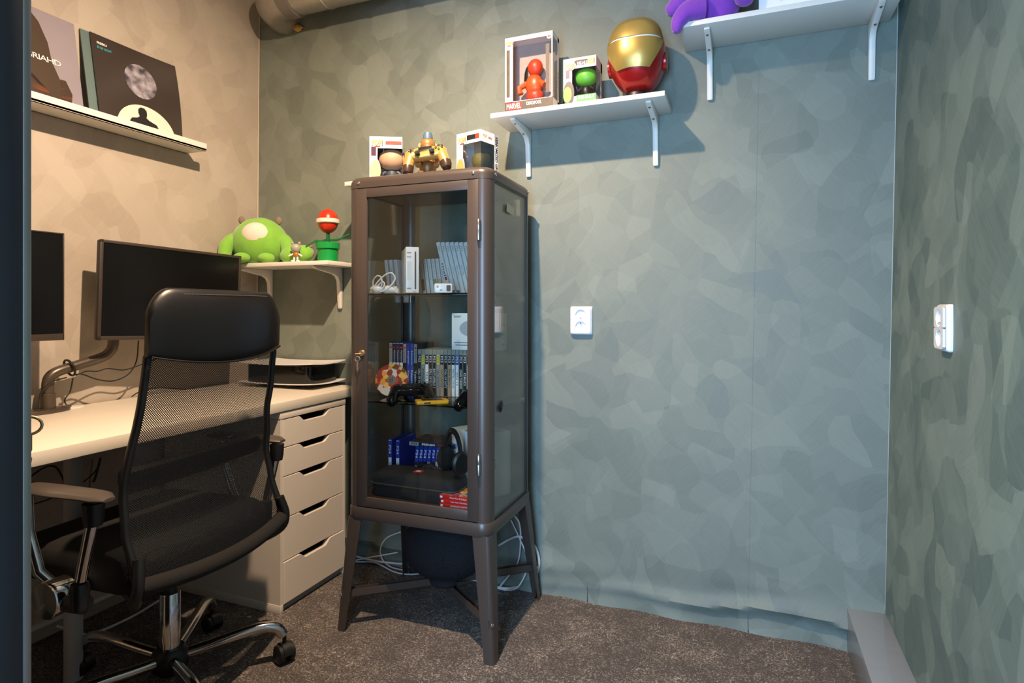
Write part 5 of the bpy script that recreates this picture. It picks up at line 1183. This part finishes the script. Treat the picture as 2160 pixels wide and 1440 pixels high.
# carry case
cc = thing('carry_case', 'black zip carry case with red and white badge at the cabinet bottom', 'case', (-1.035, 1.752, S3))
rr = lambda k, z: [(p[0], p[1], z) for p in rrect(-.165 * k, .165 * k, -.058 * k, .058 * k, .03 * k, 6)]
m_ccase = mat('black_nylon', (20, 19, 19), .7, var=.3, scale=400, bump=.4, bscale=1200)
MB().loft([rr(.97, 0), rr(.99, .004), rr(1.0, .042)]).build('lower_shell', m_ccase, cc, sharp=60)
MB().loft([rr(1.0, .045), rr(.99, .060), rr(.95, .074), rr(.85, .082), rr(.4, .084)]).build('lid', m_ccase, cc, sharp=60)
MB().tube([(p[0], p[1],   .0435) for p in rrect(-.166, .166, -.059, .059, .03, 6)], .003, 6, closed=True).build('zip', mat('zip_dark', (62, 56, 50), .5), cc)
MB().tube(smooth_path([(-.035, .05, .072), (-.03, .048, .086), (0, .047, .092), (.03, .048, .086), (.035, .05, .072)], 5), .006, 8).build('handle', m_ccase, cc)
MB().prism(rrect(-.014, .016, -.02, .004, .003), .0825, .0852, 'Z').build('badge', m_red, cc)
decal(ell(.008, .008), (.001, -.008, .0854), TOP, m_paper, cc, 'badge_mark')
decal(rect(.0012, .016), (.001, -.008, .0856), TOP, m_red, cc, 'badge_mark')
# red cases, stacked
g4 = 'red game cases stacked at the cabinet bottom'
cov = patchwork('colourful_cover_print', [(206, 52, 60), (230, 190, 90), (90, 120, 180), (214, 214, 210), (190, 80, 130), (240, 150, 70)], 70, 2.0)
for i, (t_, lb) in enumerate((('NINTENDO SWITCH', 'red game case at the bottom of the stack of three'), ('New Super Mario Bros.', 'red game case in the middle of the stack of three'), ('Mario Kart 8 Deluxe', 'red game case on top of the stack with a colourful cover'))):
    o = thing('red_game_case', lb, 'game case', (-.866 + .003 * (i % 2), 1.722, S3 + .0132 * i), math.radians(3 - 2 * i), g4)
    MB().box((-.052, -.044, 0), (.085, .05, .0130), .001).build('case', m_red, o)
    text(t_, (.016, -.0445, .0065), .06, .0052, FRONT, m_paper, o); decal(rect(.008, .006), (-.045, -.0444, .0065), FRONT, m_paper, o, 'spine_mark')
    if i == 2: decal(rect(.13, .09), (.017, .003, .0132), TOP, cov, o, 'cover_print')
# white computer carton with fruit mark on its side
wb_ = thing('white_computer_box', 'tall white carton with a grey fruit logo on its side in the cabinet', 'box', (-.862, 1.872, S3), math.radians(-30))
MB().box((-.085, -.065, 0), (.085, .065, .217), .0015).build('carton', mat('cool_white_card', (222, 222, 222), .45), wb_)
ap = []
for k in range(40):
    a = PI / 2 + 2 * PI * k / 40; r = 1 + .06 * math.cos(2 * a) ; x_ = math.cos(a) * .92; y_ = math.sin(a) * 1.0 * r
    if abs(x_) < .32 and y_ > 0: y_ -= .16 * (1 - abs(x_) / .32)
    if abs(x_) < .22 and y_ < 0: y_ += .07 * (1 - abs(x_) / .22)
    d_b = Vector((x_ - 1.18, y_ - .22)); 
    if d_b.length < .48: q = d_b.normalized() * .48; x_, y_ = 1.18 + q.x, .22 + q.y
    ap.append((x_ * .0115, y_ * .0125))
decal(ap, (.0855, -.005, .105), RIGHT, m_grey, wb_, 'logo')
decal([(.000, .014), (.0005, .0185), (.003, .0215), (.0065, .0225), (.006, .0185), (.0035, .0155)], (.0855, -.005, .105), RIGHT, m_grey, wb_, 'logo')
# headphones hooked over beside the carton
hp = thing('headphones', 'black headphones standing against the white carton in the cabinet', 'headphones', (-.918, 1.772, S3 + .124), math.radians(-32))
MB().tube([(.05 * math.cos(a), 0, .015 + .085 * math.sin(a)) for a in [PI * k / 20 for k in range(21)]], .0065, 10, flat=1.6).build('headband', m_black, hp)
for s in (-1, 1):
    MB().lathe([(.018, -.012), (.030, -.008), (.032, .006), (.026, .012)], 22, M=Matrix.Translation((s * .048, 0, .0)) @ Matrix.Rotation(s * PI / 2, 4, 'Y') @ Matrix.Scale(1.3, 4, (1, 0, 0))).build('ear_cup', m_black, hp)
bpy.data.objects.remove(_fo, do_unlink=True); bpy.data.curves.remove(_font)
